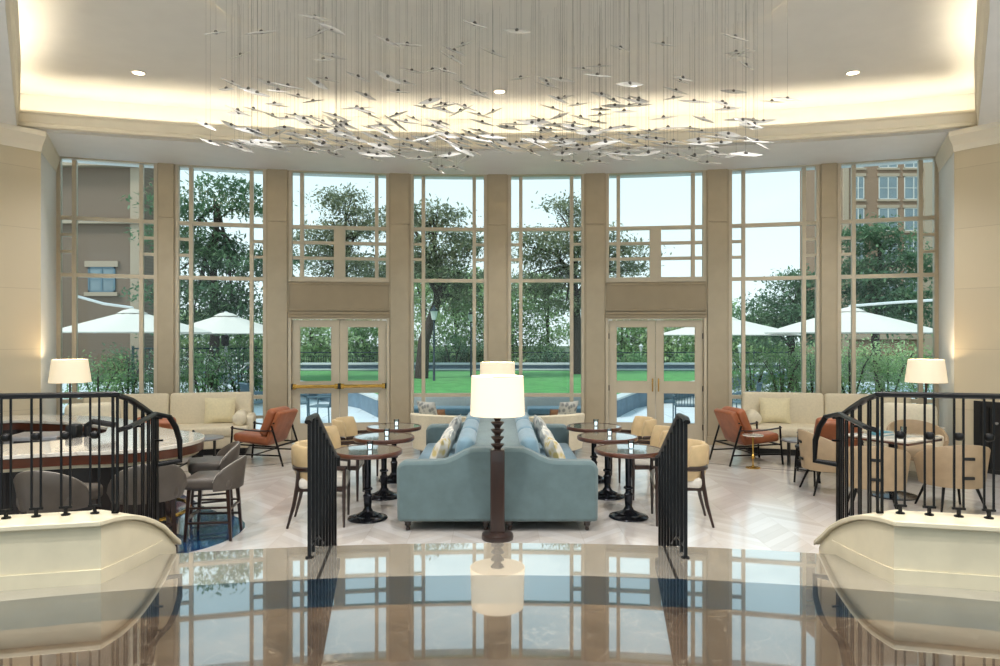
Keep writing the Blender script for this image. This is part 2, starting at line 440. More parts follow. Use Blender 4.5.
def RZ(a): return Matrix.Rotation(a, 4, 'Z')
def arc(cx, cy, r, a0, a1, n): return [(cx + r * cos(a0 + (a1 - a0) * i / n), cy + r * sin(a0 + (a1 - a0) * i / n)) for i in range(n + 1)]

# ------------------------------------------------------------------ room shell
UP = 0.46                                   # upper landing level
WC, WR = (0.0, -7.6), 20.6                  # centre and radius of the curved window wall
TOPZ, TRZ = 4.94, 2.97

def on_arc(px):
    k = (px - 497.5) / F
    a = 1 + k * k; b = 15.2; c = 7.6 ** 2 - WR ** 2
    y = (-b + sqrt(b * b - 4 * a * c)) / (2 * a)
    return Vector((k * y, y, 0))

# lower lounge floor
fl = MB()
fl.prism([(-10, 4.2), (10, 4.2), (10, 6.6), (7.6, 11.8)] + [(on_arc(p).x, on_arc(p).y) for p in range(925, 60, -36)] + [(-7.6, 11.8), (-10, 6.6)], -0.12, 0.0)
struct(fl.build('floor', 'floor', smooth=0))

# thin curved inlay lines in the lounge floor
def arc_band(name, c, r0, r1, a0, a1, z0, z1, m, n=48):
    b = MB(); o = arc(c[0], c[1], r1, a0, a1, n); i = arc(c[0], c[1], r0, a0, a1, n)
    rows = [[(o[k][0], o[k][1], z0), (o[k][0], o[k][1], z1), (i[k][0], i[k][1], z1), (i[k][0], i[k][1], z0)] for k in range(n + 1)]
    b.strip(rows, closed_u=True, caps=True)
    return b.build(name, m, smooth=20)
struct(arc_band('floor_inlay', (5.9, 14.2), 4.35, 4.375, radians(195), radians(262), 0.0, 0.002, 'darkwood'))
struct(arc_band('floor_inlay', (-5.9, 14.2), 4.35, 4.375, radians(278), radians(345), 0.0, 0.002, 'darkwood'))

# upper landing: three concentric pieces, then the steps down
LC = (0.0, -5.0)
A0, A1 = radians(48), radians(132)
def solid_sector(name, r0, r1, z0, z1, m):
    return struct(arc_band(name, LC, r0, r1, A0, A1, z0, z1, m, 64))
solid_sector('landing_floor', 9.36, 10.04, 0.0, UP, 'greymarble')
solid_sector('landing_floor_band', 8.9, 9.36, 0.0, UP, 'granite')
solid_sector('landing_floor_inner', 2.0, 8.9, 0.0, UP, 'emperador')
st = MB()
for k, z in ((0, 0.307), (1, 0.153)):
    o = arc(0, -5, 10.36 + 0.32 * k, radians(70), radians(110), 40); i = arc(0, -5, 10.03 + 0.32 * k, radians(70), radians(110), 40)
    st.strip([[(o[q][0], o[q][1], 0), (o[q][0], o[q][1], z), (i[q][0], i[q][1], z), (i[q][0], i[q][1], 0)] for q in range(41)], closed_u=True, caps=True)
struct(st.build('stairs', 'greymarble', smooth=20))

# walls: splayed piers either side of the window, side walls
def wall(name, a, b, z0, z1, th, m):
    a, b = Vector((a[0], a[1], 0)), Vector((b[0], b[1], 0)); L = (b - a).length
    o = MB().box(0, 0, z0, L, th, z1).build(name, m, smooth=0, loc=a, rz=atan2(b.y - a.y, b.x - a.x))
    return struct(o)
PX, PY = 6.72, 10.3
eL, eR = on_arc(57), on_arc(938)
wall('wall_left', (-9.6, 6.5), (-PX, PY), 0, 5.0, 0.3, 'wall')
wall('wall_right', (PX, PY), (9.6, 6.5), 0, 5.0, 0.3, 'wall')
wall('wall_left_return', (-PX, PY), (eL.x, eL.y), 0, 5.0, 0.25, 'return')
wall('wall_right_return', (eR.x, eR.y), (PX, PY), 0, 5.0, 0.25, 'return')
wall('wall_left_side', (-9.6, -3), (-9.6, 6.5), 0, 5.0, 0.3, 'wall')
wall('wall_right_side', (9.6, 6.5), (9.6, -3), 0, 5.0, 0.3, 'wall')
wall('baseboard_left', (-9.58, 6.5), (-PX - 0.02, PY - 0.02), 0, 0.16, 0.02, 'cream_stone')
for sg, nm in ((-1, 'left'), (1, 'right')):      # crown moulding under the soffit on each pier
    a = Vector((sg * 9.6, 6.5, 0)); b = Vector((sg * PX, PY, 0)); e = eL if sg < 0 else eR
    t = (b - a).normalized(); n = Vector((-sg * abs(t.y), -abs(t.x), 0)) * 1.0
    t2 = (Vector((e.x, e.y, 0)) - b).normalized(); n2 = Vector((-sg * abs(t2.y), -abs(t2.x), 0))
    mb = MB()
    def prof(p, nn): return [p + nn * q + Vector((0, 0, z)) for (q, z) in ((0.0, 4.66), (0.02, 4.66), (0.05, 4.74), (0.16, 4.86), (0.16, 4.93), (0.0, 4.93))]
    mb.strip([prof(a, n), prof(b, (n + n2 * 0.6).normalized()), prof(e, n2 * 0.45)], closed_u=True, caps=True)
    struct(mb.build('trim_' + nm, 'fascia', smooth=20))

# ceiling: soffit with a lens-shaped opening, fascia, cove and raised ceiling
SOF, LIP, RAI = 4.93, 5.20, 5.62
def cove_outline(off):
    R = 20.6 + off
    xk = 6.93 + off * 0.9
    pts = []
    for i in range(41):
        x = -xk + 2 * xk * i / 40
        pts.append((x, -9.3 + sqrt(R * R - x * x)))
    # sides run inward towards the camera, closed by a front arc
    right = [(5.75 + off, 8.3), (4.5 + off, 6.4 - off * 0.1), (3.3 + off * .8, 4.7 - off * .4)]
    front = [(2.2 + off * .3, 3.6 - off), (0, 3.1 - off), (-2.2 - off * .3, 3.6 - off)]
    left = [(-x, y) for (x, y) in reversed(right)]
    return pts + right + front + left
inn = cove_outline(0.0)
def outer_for(pts):
    out = []
    for i, p in enumerate(pts):
        if i <= 40:
            x = -7.75 + 15.5 * i / 40
            out.append((x * 1.0, -7.6 + sqrt((WR + 0.35) ** 2 - x * x)))
        else:
            k = i - 41
            seq = [(10.2, 8.5), (10.2, 5.5), (10.2, 0), (6, -3.2), (0, -3.2), (-6, -3.2), (-10.2, 0), (-10.2, 5.5), (-10.2, 8.5)]
            out.append(seq[k])
    return out
sf = MB().ring(outer_for(inn), inn, SOF, SOF + 0.05)
struct(sf.build('ceiling_soffit', 'soffit', smooth=0))
# fascia sweep around the opening: (offset outward, z)
fp = [(0.0, SOF), (0.0, SOF + 0.045), (-0.035, SOF + 0.06), (-0.035, SOF + 0.10), (-0.01, SOF + 0.115), (-0.06, LIP - 0.05), (-0.10, LIP - 0.035), (-0.10, LIP), (-0.02, LIP), (0.06, LIP - 0.12), (0.06, SOF + 0.05)]
rows = []
for (o, z) in fp: rows.append([(p[0], p[1], z) for p in cove_outline(o)])
fm = MB(); fm.strip(rows + [rows[0]], closed_u=True)
struct(fm.build('ceiling_fascia', 'fascia', smooth=25, merge=True))
# cove trough floor and back wall, raised ceiling
cw = MB(); cw.ring(cove_outline(0.60), cove_outline(0.55), SOF + 0.1, RAI); cw.ring(cove_outline(0.56), cove_outline(0.05), SOF + 0.1, SOF + 0.15)
struct(cw.build('ceiling_cove', 'ceiling', smooth=25))
rc = MB().prism(cove_outline(0.62), RAI, RAI + 0.06)
struct(rc.build('ceiling', 'ceiling', smooth=0))
ld = MB(); ld.ring(cove_outline(0.16), cove_outline(0.10), LIP - 0.12, LIP - 0.09)
struct(ld.build('ceiling_cove_light', 'led', smooth=0))

# recessed downlights
def downlight(x, y, z, label, power, ang=110, size=0.07):
    d = thing('recessed_downlight', label, 'ceiling light', (x, y, z), 0, 'recessed downlights in the raised ceiling')
    MB().lathe([(0.075, 0.0), (0.1, 0.0), (0.1, -0.012), (0.085, -0.014), (0.075, -0.006)], 24).build('trim_ring', 'ceiling', d)
    MB().lathe([(0.074, -0.001), (0.074, -0.006)], 24).build('lens', 'downlight', d)
    l = bpy.data.lights.new('downlight_lamp', 'SPOT'); l.energy = power; l.color = (1.0, 0.985, 0.965); l.spot_size = radians(ang); l.spot_blend = 0.8; l.shadow_soft_size = size
    lo = bpy.data.objects.new('downlight_lamp', l); COL.objects.link(lo); lo.location = (x, y, z - 0.03)
    return d
downlight(-5.0, 9.75, RAI, 'small round downlight in the raised ceiling on the side of the bar', 260)
downlight(4.95, 9.75, RAI, 'small round downlight in the raised ceiling on the side of the fireplace', 260)
downlight(0.03, 10.5, RAI, 'small round downlight in the raised ceiling seen between the middle wires of the chandelier', 340)

# ------------------------------------------------------------------ curved window wall
cols = [167, 278, 400, 497.5, 595, 717, 828]
CP = [on_arc(57)] + [on_arc(p) for p in cols] + [on_arc(938)]
def radial(p): return (Vector((p.x - WC[0], p.y - WC[1], 0))).normalized()
for i in range(1, 8):
    p = CP[i]; n = radial(p); ang = atan2(n.y, n.x) - pi / 2
    kx = .72 if i in (1, 7) else 1.0
    m = MB()
    m.box(-0.172, -0.11, 0, 0.172, 0.14, 3.985); m.box(-0.172, -0.11, 4.0, 0.172, 0.14, 4.95); m.box(-0.16, -0.095, 3.98, 0.16, 0.12, 4.01)
    m.box(-0.20, -0.075, 0.0, 0.20, 0.075, 4.95)
    m.box(-0.187, -0.125, 0, 0.187, 0.0, 0.15)
    m.v = [(a * kx, b, c) for (a, b, c) in m.v]
    struct(m.build('window_column', 'bronze', bevel=0.006, smooth=0, loc=(p.x, p.y, 0), rz=ang))

def bay(i):
    a, b = CP[i], CP[i + 1]; t = (b - a).normalized()
    ha = 0.0 if i == 0 else .137 if i in (1, 7) else 0.19; hb = 0.0 if i == 7 else .137 if i in (0, 6) else 0.19
    A, B = a + t * ha, b - t * hb
    return A, B, (B - A).length, atan2(t.y, t.x)
FW, FD = 0.065, 0.12
def glaze(u0, u1, z0, z1): return (u0, u1, z0, z1)
wn = 0
def window_bay(i):
    global wn
    wn += 1
    A, B, L, ang = bay(i)
    f = MB()
    f.box(0, -FD / 2, 0, FW, FD / 2, TOPZ); f.box(L - FW, -FD / 2, 0, L, FD / 2, TOPZ)
    f.box(FW, -FD / 2, 0, L - FW, FD / 2, 0.10); f.box(FW, -FD / 2, TOPZ - 0.03, L - FW, FD / 2, TOPZ)
    v1, v2 = L * 0.17, L * 0.83
    for v in (v1, v2): f.box(v - FW / 2, -FD / 2 + .005, 0.10, v + FW / 2, FD / 2 - .005, TOPZ - 0.05)
    for z in (3.92, TRZ, 0.86): f.box(FW, -FD / 2 + .01, z - FW / 2, L - FW, FD / 2 - .01, z + FW / 2)
    for z in (3.64, 3.36, 0.5):
        f.box(FW, -FD / 2 + .015, z - 0.025, v1, FD / 2 - .015, z + 0.025); f.box(v2, -FD / 2 + .015, z - 0.025, L - FW, FD / 2 - .015, z + 0.025)
    o = struct(f.build('window_%d' % wn, 'bronze_light', smooth=0, bevel=0.004, loc=(A.x, A.y, 0), rz=ang))
    MB().box(FW, -0.005, 0.1, L - FW, 0.005, TOPZ - .05).build('window_glass', 'glass', o, smooth=0)
for i in (0, 1, 3, 4, 6, 7): window_bay(i)

def door_bay(i, n, push):
    global wn
    wn += 1
    A, B, L, ang = bay(i); loc = (A.x, A.y, 0)
    f = MB()
    z0 = TRZ - 0.04
    f.box(0, -FD / 2, z0, FW, FD / 2, TOPZ); f.box(L - FW, -FD / 2, z0, L, FD / 2, TOPZ)
    f.box(FW, -FD / 2, z0, L - FW, FD / 2, z0 + 0.09); f.box(FW, -FD / 2, TOPZ - 0.03, L - FW, FD / 2, TOPZ)
    for v in (L * 0.13, L * 0.87): f.box(v - FW / 2, -FD / 2 + .005, z0 + .09, v + FW / 2, FD / 2 - .005, TOPZ - .05)
    f.box(FW, -FD / 2 + .01, 3.92 - FW / 2, L - FW, FD / 2 - .01, 3.92 + FW / 2)
    f.box(L / 2 - 0.1, -FD / 2 + .004, z0 + .09, L / 2 + 0.1, FD / 2 - .004, 3.92)
    for z in (3.64, 3.36): f.box(FW, -FD / 2 + .015, z - 0.028, L - FW, FD / 2 - .015, z + 0.028)
    o = struct(f.build('window_%d' % wn, 'bronze_light', smooth=0, bevel=0.004, loc=loc, rz=ang))
    MB().box(FW, -0.005, z0 + .05, L - FW, 0.005, TOPZ - .05).build('window_glass', 'glass', o, smooth=0)
    hp = MB(); hp.box(0, -0.05, 2.38, L, 0.07, z0)
    hp.box(0, -0.075, 2.40, L, -0.05, 2.44); hp.box(0, -0.075, z0 - .05, L, -0.05, z0 - .01)
    hp.box(-0.0, -0.11, 2.28, L, 0.07, 2.34); hp.box(-0.0, -0.13, 2.34, L, 0.07, 2.385)
    struct(hp.build('trim_%d' % n, 'bronze_dark', smooth=0, bevel=0.005, loc=loc, rz=ang))
    d = bpy.data.objects.new('door_%d' % n, None); COL.objects.link(d); d.location = loc; d.rotation_euler = (0, 0, ang); struct(d)
    j = MB(); j.box(0, -0.09, 0, 0.055, 0.07, 2.28); j.box(L - 0.055, -0.09, 0, L, 0.07, 2.28); j.box(.055, -0.09, 2.25, L - .055, 0.07, 2.28)
    j.build('door_frame', 'bronze_light', d, smooth=0, bevel=0.004)
    lw = (L - 0.11) / 2
    for k in (0, 1):
        x0 = 0.055 + k * lw + 0.003; x1 = x0 + lw - 0.006; S = 0.135
        m = MB()
        m.box(x0, -0.03, 0.02, x0 + S, 0.03, 2.24); m.box(x1 - S, -0.03, 0.02, x1, 0.03, 2.24)
        m.box(x0 + S, -0.03, 0.02, x1 - S, 0.03, 0.36); m.box(x0 + S, -0.03, 2.12, x1 - S, 0.03, 2.24); m.box(x0 + S, -0.03, 0.92, x1 - S, 0.03, 1.12)
        for (zz0, zz1) in ((0.36, 0.92), (1.12, 2.12)):
            for (a, b, c, e) in ((x0 + S, x1 - S, zz0, zz0 + .012), (x0 + S, x1 - S, zz1 - .012, zz1), (x0 + S, x0 + S + .012, zz0, zz1), (x1 - S - .012, x1 - S, zz0, zz1)):
                m.box(a, -0.036, c, b, -0.026, e)
        lf = m.build('door_leaf', 'bronze_light', d, smooth=0, bevel=0.003)
        MB().box(x0 + S - .01, -0.006, 0.35, x1 - S + .01, 0.006, 2.13).build('door_glass', 'glass', lf, smooth=0)
        if push:
            p = MB(); p.tube([(x0 + .02, -0.10, 1.04), (x1 - .02, -0.10, 1.04)], 0.03, 10)
            for xx in (x0 + .05, x1 - .05): p.box(xx - .03, -0.12, 0.995, xx + .03, -0.028, 1.085)
            p.build('push_bar', 'brass', lf, bevel=0.004)
            cp = MB()
            for xx in (x0 + .012, x1 - .012): cp.box(xx - .012, -0.13, 0.99, xx + .012, -0.028, 1.09)
            cp.build('end_cap', 'black', lf, smooth=0, bevel=0.003)
        else:
            xx = (x1 - 0.05) if k == 0 else (x0 + 0.05)
            p = MB(); p.tube([(xx, -0.03, 0.95), (xx, -0.07, 0.95), (xx, -0.085, 0.98), (xx, -0.085, 1.14), (xx, -0.07, 1.17), (xx, -0.03, 1.17)], 0.011, 8)
            p.build('pull_handle', 'brass', lf)
            h = MB(); hx = (x0 - .0) if k == 0 else x1
            for z in (0.3, 1.0, 1.95): h.box(hx - .014, -0.05, z - .05, hx + .014, -0.028, z + .05)
            h.build('hinge', 'darkwood', lf, smooth=0)
door_bay(2, 1, True)
door_bay(5, 2, False)
#PART2
# ------------------------------------------------------------------ parapets and railings
def parapet(sg):
    A = (4.9 * sg, 3.62); Fp = (4.9 * sg, 3.86)
    path = [(2.39, 4.22, .845, 2.56, 4.42), (2.372, 4.30, .842, 2.57, 4.46), (2.355, 4.38, .833, 2.57, 4.50), (2.34, 4.48, .81, 2.56, 4.58), (2.328, 4.58, .775, 2.55, 4.66), (2.318, 4.70, .72, 2.54, 4.77), (2.308, 4.82, .65, 2.53, 4.88), (2.303, 4.93, .56, 2.53, 4.98), (2.30, 5.01, .48, 2.53, 5.05)]
    inner = [(q[0] * sg, q[1]) for q in path]; outer = [(q[3] * sg, q[4]) for q in path]; zs = [q[2] for q in path]; B = inner[0]
    nm = 'wall_parapet_' + ('left' if sg < 0 else 'right')
    def rows(off, dz, zb):
        rr = []
        seq = [(A, Fp, 0.845)] + [(inner[k], outer[k], zs[k]) for k in range(len(zs))]
        for k, (p, q, z) in enumerate(seq):
            p, q = Vector((p[0], p[1], 0)), Vector((q[0], q[1], 0)); t = (p - q).normalized() * off
            p2, q2 = p + t, q - t
            if off and k == 1: p2 += Vector((0, -off * .6, 0))
            if off and k == len(seq) - 1: p2 += Vector((0, off, 0)); q2 += Vector((0, off, 0))
            zt = z + dz; zl = (zb if zb is not None else z - 0.035 + dz)
            rr.append([(p2.x, p2.y, zl), (p2.x, p2.y, zt), (q2.x, q2.y, zt), (q2.x, q2.y, zl)])
        return rr
    body = MB().strip(rows(0.0, -0.04, 0.0), closed_u=True, caps=True)
    o = struct(body.build(nm, 'cream_stone', smooth=18))
    cap = MB().strip(rows(0.03, 0.0, None), closed_u=True, caps=True).build('parapet_cap', 'cream_stone', o, smooth=18, bevel=0.008)
    pr = []
    seq = [(A, Fp)] + list(zip(inner, outer))
    for k, (p, q) in enumerate(seq[:-1]):
        p, q = Vector((p[0], p[1], 0)), Vector((q[0], q[1], 0)); t = (p - q).normalized() * .008
        if k == 1: t += Vector((0, -.005, 0))
        pr.append([(q.x, q.y, .3), (p.x + t.x, p.y + t.y, .3), (p.x + t.x, p.y + t.y, UP + .085), (q.x, q.y, UP + .085)] if k < 4 else [(q.x, q.y, .02), (p.x + t.x, p.y + t.y, .02), (p.x + t.x, p.y + t.y, min(UP + .085, zs[k - 1] - .08)), (q.x, q.y, min(UP + .085, zs[k - 1] - .08))])
    MB().strip(pr, closed_u=True, caps=True).build('parapet_plinth', 'cream_stone', o, smooth=18)
parapet(-1); parapet(1)

def side_rail(sg, label):
    r = thing('stair_railing', label, 'railing', (0, 0, 0))
    P0 = Vector((5.0 * sg, 3.72, 0)); P1 = Vector((2.395 * sg, 4.385, 0)); P2 = Vector((2.74 * sg, 5.6, 0))
    zt0, zt1, zt2 = 1.585, 1.585, 1.26
    top = MB()
    pts = [P0 + Vector((0, 0, zt0)), P1 + (P0 - P1).normalized() * .06 + Vector((0, 0, zt0)), P1 + Vector((0, 0, zt1)), P1.lerp(P2, .3) + Vector((0, 0, 1.52)), P1.lerp(P2, .6) + Vector((0, 0, 1.43)), P2 + Vector((0, 0, zt2 + .04))]
    top.tube(pts, 0.024, 6, flat=(1.3, 0.75)); top.build('top_rail', 'iron', r, smooth=30)
    # pairs of bars on the flat part of the parapet
    d = (P0 - P1); L = d.length; d.normalize(); k = 0
    s = 0.115
    while s < L:
        mb = MB(); c = P1 + d * s
        for q in (-0.025, 0.025):
            p = c + d * q; mb.box(-.0055, -.0055, 0.895, .0055, .0055, 1.57, T(p.x, p.y, 0) @ RZ(atan2(d.y, d.x)))
        a, b = c - d * .036, c + d * .036
        mb.bar((a.x, a.y, 0.895), (b.x, b.y, 0.895), 0.014, 0.014)
        mb.box(-.008, -.008, 0.848, .008, .008, 0.895, T(c.x, c.y, 0)); mb.lathe([(0.026, 0.846), (0.026, 0.853), (0.012, 0.858)], 12, (c.x, c.y, 0))
        bb = mb.build('baluster', 'iron', r, smooth=0)
        MB().rbox((c.x, c.y, 1.335), (0.056, 0.056, 0.05), 0.024, n=4, k=1, m=None).build('collar', 'iron', bb)
        s += 0.161; k += 1
    # corner post and the bars down the stair
    mb = MB()
    for q in (-.014, .014): mb.box(q - .006, -.008, 0.84, q + .006, .008, 1.57, T(P1.x, P1.y, 0))
    mb.box(-.02, -.008, .84, .02, .008, .852, T(P1.x, P1.y, 0)); mb.build('post', 'iron', r, smooth=0)
    t2 = (P2 - P1); L2 = t2.length; t2.normalize()
    for t in (.22, .44, .64, .80, .92):
        p = P1.lerp(P2, t)
        zt = 1.585 - .065 * (t / .3) if t < .3 else (1.52 - .09 * (t - .3) / .3 if t < .6 else 1.43 - .13 * (t - .6) / .4)
        zt -= .01
        zb = 0.80 if t < .2 else (0.70 if t < .35 else (0.52 if t < .55 else (0.02 if t > .8 else 0.16)))
        m2 = MB()
        for q in (-.03, .03):
            w = p + t2 * q; m2.box(-.008, -.006, zb, .008, .006, zt, T(w.x, w.y, 0) @ RZ(atan2(t2.y, t2.x)))
        m2.bar(tuple(p - t2 * .036 + Vector((0, 0, zb))), tuple(p + t2 * .036 + Vector((0, 0, zb))), .014, .014)
        m2.build('baluster', 'iron', r, smooth=0)
    mb = MB(); mb.box(-.022, -.022, 0.0, .022, .022, 1.29, T(P2.x, P2.y, 0)); mb.build('post', 'iron', r, smooth=0)
    # handrail on the stair side, turning down in a loop at the foot
    ins = Vector((-sg * 0.07, 0, 0))
    h = MB(); a = P1 + ins; b = P2 + ins
    e = Vector((-sg * 0.06, 0.10, 0))
    h.tube([a + Vector((sg * .05, 0, 1.36)), a + Vector((0, .03, 1.375)), a.lerp(b, .5) + Vector((0, 0, 1.365)), b + Vector((0, -.15, 1.345)), b + e * .4 + Vector((0, 0, 1.30)), b + e * .9 + Vector((0, 0, 1.21)), b + e * 1.2 + Vector((0, 0, 1.10)), b + e * 1.25 + Vector((0, 0, 0.93)), P2 + Vector((0, 0, .92))], 0.02, 8, flat=(1.2, .8))
    h.build('handrail', 'iron', r, smooth=40)
    br = MB()
    for t, z in ((0.35, 1.33), (0.95, 1.30), (0.97, 1.12)):
        p = P1.lerp(P2, t); br.bar(tuple(p + Vector((0, 0, z))), tuple(p + ins + Vector((0, 0, z))), .014, .014)
    br.build('bracket', 'iron', r, smooth=0)
    return r
side_rail(-1, 'black iron railing on the cream parapet in front of the marble bar counter')
side_rail(1, 'black iron railing on the cream parapet in front of the sand leather tub chairs')

def stair_rail(sg, label):
    r = thing('stair_handrail', label, 'railing', (0, 0, 0))
    p0 = Vector((1.262 * sg, 4.70, 0)); p1 = Vector((1.345 * sg, 5.80, 0))
    n = 9; t = (p1 - p0).normalized()
    def zb(y): return UP if y < 5.03 else (0.307 if y < 5.33 else (0.153 if y < 5.66 else 0.0))
    for k in range(n):
        f = k / (n - 1); p = p0.lerp(p1, f); b = zb(p.y)
        top = 1.385 if f < .2 else 1.385 - (f - .2) / .8 * 0.44
        m = MB(); m.box(-.011, -.012, b, .011, .012, top, T(p.x, p.y, 0) @ RZ(atan2(t.y, t.x)))
        if k in (0, n - 1, 4): m.lathe([(0.028, b), (0.028, b + .008), (0.013, b + .013)], 12, (p.x, p.y, 0))
        m.build('post' if k in (0, 4, n - 1) else 'baluster', 'iron', r, smooth=0)
    h = MB()
    h.tube([p0 + Vector((sg * -.02, -.11, 1.385)), p0 + Vector((0, 0, 1.40)), p0.lerp(p1, .2) + Vector((0, 0, 1.395)), p1 + Vector((0, 0, 0.955)), p1 + t * .12 + Vector((0, 0, .93)), p1 + t * .13 + Vector((0, 0, .85))], 0.019, 8, flat=(1.25, .8))
    h.build('handrail', 'iron', r, smooth=40)
    lo = MB(); q = p0.lerp(p1, .2)
    lo.tube([p0 + Vector((0, 0, UP + .07)), p0.lerp(p1, .28) + Vector((0, 0, UP + .06)), p1 + Vector((0, 0, .08))], 0.009, 6); lo.build('lower_rail', 'iron', r, smooth=0)
    return r
stair_rail(-1, 'black iron stair handrail on the bar side, in front of a tan dining chair')
stair_rail(1, 'black iron stair handrail on the drink table side, in front of a tan dining chair')

# ------------------------------------------------------------------ lamps
def tall_lamp(y, label, en):
    r = thing('floor_lamp', label, 'floor lamp', (0.0, y, 0))
    MB().lathe([(0.0, 0), (0.15, 0), (0.155, 0.02), (0.15, 0.05), (0.11, 0.075), (0.0, 0.08)], 32).build('base', 'darkwood', r, smooth=40)
    MB().box(-.068, -.068, .06, .068, .068, .86).build('column', 'darkwood', r, bevel=0.01)
    sp = MB(); z = .86
    for k in range(5):
        sp.lathe([(0.03, z), (0.034, z + .012), (0.05, z + .028), (0.066, z + .05), (0.06, z + .056), (0.028, z + .06), (0.026, z + .072)], 20); z += .07
    sp.build('turned_stem', 'darkwood', r, smooth=40)
    MB().lathe([(0.012, z - .01), (0.012, 1.556), (0.008, 1.56), (0.0, 1.56)], 12).build('rod', 'lampmetal', r)
    s = MB(); ro, ri = 0.258, 0.254
    s.lathe([(0.262, 1.19), (0.250, 1.566), (0.246, 1.566), (0.258, 1.19), (0.262, 1.19)], 48)
    sh = s.build('lamp_shade', 'shade', r, smooth=40, merge=True)
    MB().lathe([(0.0, 1.40), (0.03, 1.36), (0.045, 1.31), (0.03, 1.26), (0.015, 1.22), (0.0, 1.22)], 16).build('bulb', 'wax', r)
    sd = MB()
    for k in range(3): sd.bar((0, 0, 1.555), (0.247 * cos(k * 2.094), 0.247 * sin(k * 2.094), 1.555), .006)
    sd.build('shade_spider', 'lampmetal', r, smooth=0)
    l = bpy.data.lights.new('lamp_bulb', 'POINT'); l.energy = en; l.color = (1, .8, .55); l.shadow_soft_size = .06
    lo = bpy.data.objects.new('lamp_bulb', l); COL.objects.link(lo); lo.parent = r; lo.location = (0, 0, 1.46)
    return r
tall_lamp(6.735, 'tall floor lamp with stacked dark spools, at the near end of the blue sofas', 13)
tall_lamp(10.22, 'tall floor lamp at the window end of the blue sofas, only its lit shade showing', 13)

def table_lamp(x, y, zt, label, en):
    r = thing('table_lamp', label, 'table lamp', (x, y, zt))
    b = 1.26 - zt
    MB().lathe([(0.0, 0), (0.09, 0), (0.09, .015), (0.03, .03), (0.02, .06), (0.045, .12), (0.055, .17), (0.03, .23), (0.014, .27), (0.014, b + .2), (0, b + .2)], 20).build('base', 'lampmetal', r, smooth=50)
    MB().lathe([(0.28, b), (0.235, b + .34), (0.231, b + .34), (0.276, b), (0.28, b)], 40).build('lamp_shade', 'shade', r, merge=True)
    MB().lathe([(0, b + .05), (.03, b + .08), (.035, b + .13), (.015, b + .2), (0, b + .2)], 12).build('bulb', 'wax', r)
    l = bpy.data.lights.new('lamp_bulb', 'POINT'); l.energy = en; l.color = (1, .8, .55); l.shadow_soft_size = .05
    lo = bpy.data.objects.new('lamp_bulb', l); COL.objects.link(lo); lo.parent = r; lo.location = (0, 0, b + .27)
def console(x, y, label):
    r = thing('side_table', label, 'side table', (x, y, 0))
    MB().lathe([(0.0, .58), (0.24, .58), (0.25, .595), (0.24, .61), (0, .61)], 32).build('table_top', 'marbletop', r, smooth=40)
    MB().lathe([(0.0, 0), (.17, 0), (.17, .02), (.03, .05), (.025, .55), (.08, .58), (0, .58)], 20).build('pedestal', 'castiron', r, smooth=40)
console(wx(70, 10.45), 10.45, 'round marble side table under the table lamp by the bar end sofa')
console(wx(926, 10.45), 10.45, 'round marble side table under the table lamp by the ivory armchair')
table_lamp(wx(70, 10.45), 10.45, .61, 'lit cream table lamp in the corner beyond the bar counter', 7)
table_lamp(wx(926, 10.45), 10.45, .61, 'lit cream table lamp in the corner near the black fireplace', 7)

# ------------------------------------------------------------------ blue sofas back to back
def blue_sofa(sg, label):
    r = thing('settee', label, 'sofa', (0, 0, 0)); s = lambda x: sg * x
    Y0, Y1 = 6.95, 10.0
    def mk(): return MB()
    def X(m, name, mt, bev=0, sm=40, par=None):
        if sg < 0: m.v = [(-a, b, c) for (a, b, c) in m.v]
        return m.build(name, mt, par or r, bevel=bev, smooth=sm)
    # base
    X(mk().rbox((.50, (Y0 + Y1) / 2, .22), (.90, Y1 - Y0 - .1, .22), .03), 'base', 'teal')
    # end arms: low at the seat front, sweeping up to the back
    prof = [(1.00, .10), (1.005, .62), (.985, .675), (.93, .70), (.62, .705), (.52, .715), (.42, .755), (.34, .80), (.26, .828), (.12, .835), (.045, .83), (.02, .80), (.02, .10)]
    for (a, b, nm) in ((Y0, Y0 + .2, 'arm'), (Y1 - .2, Y1, 'arm')):
        m = mk(); n = len(prof)
        m.strip([[(p[0], a, p[1]) for p in prof], [(p[0], b, p[1]) for p in prof]], closed_u=True, caps=True)
        X(m, nm, 'teal', bev=.035, sm=60)
    X(mk().rbox((.16, (Y0 + Y1) / 2, .465), (.27, Y1 - Y0 - .32, .73), .05), 'backrest', 'teal')
    cl = (Y1 - Y0 - .4) / 2
    for k in range(2):
        yc = Y0 + .2 + cl * (k + .5)
        X(mk().rbox((.63, yc, .385), (.72, cl - .01, .15), .05, puff=.25), 'seat_cushion', 'teal_seat')
    cb = (Y1 - Y0 - .4) / 3
    for k in range(3):
        yc = Y0 + .2 + cb * (k + .5)
        m = mk().rbox((0, 0, 0), (.2, cb - .012, .46), .09, k=4, m=T(.35, yc, .68) @ RY(-.16 ))
        X(m, 'back_cushion', 'teal_seat')
    for (fx, fy) in ((.90, Y0 + .09), (.12, Y0 + .09), (.90, Y1 - .09), (.12, Y1 - .09)):
        m = mk().lathe([(0, 0), (.018, 0), (.022, .015), (.016, .03), (.034, .055), (.03, .07), (.042, .09), (.042, .12), (0, .12)], 16, (fx, fy, 0))
        X(m, 'foot', 'darkwood')
    return r
blue_sofa(-1, 'blue grey velvet sofa facing the tables on the bar side')
blue_sofa(1, 'blue grey velvet sofa facing the tables on the brass drink table side')
def throw(x, y, z, w, h, t, mt, label, tilt, yaw, grp=None):
    o = MB().pillow(w, h, t).build('throw_pillow', mt)
    o.matrix_world = T(x, y, z) @ RZ(yaw) @ RX(pi / 2 - tilt)
    tag(o, label, 'pillow', grp)
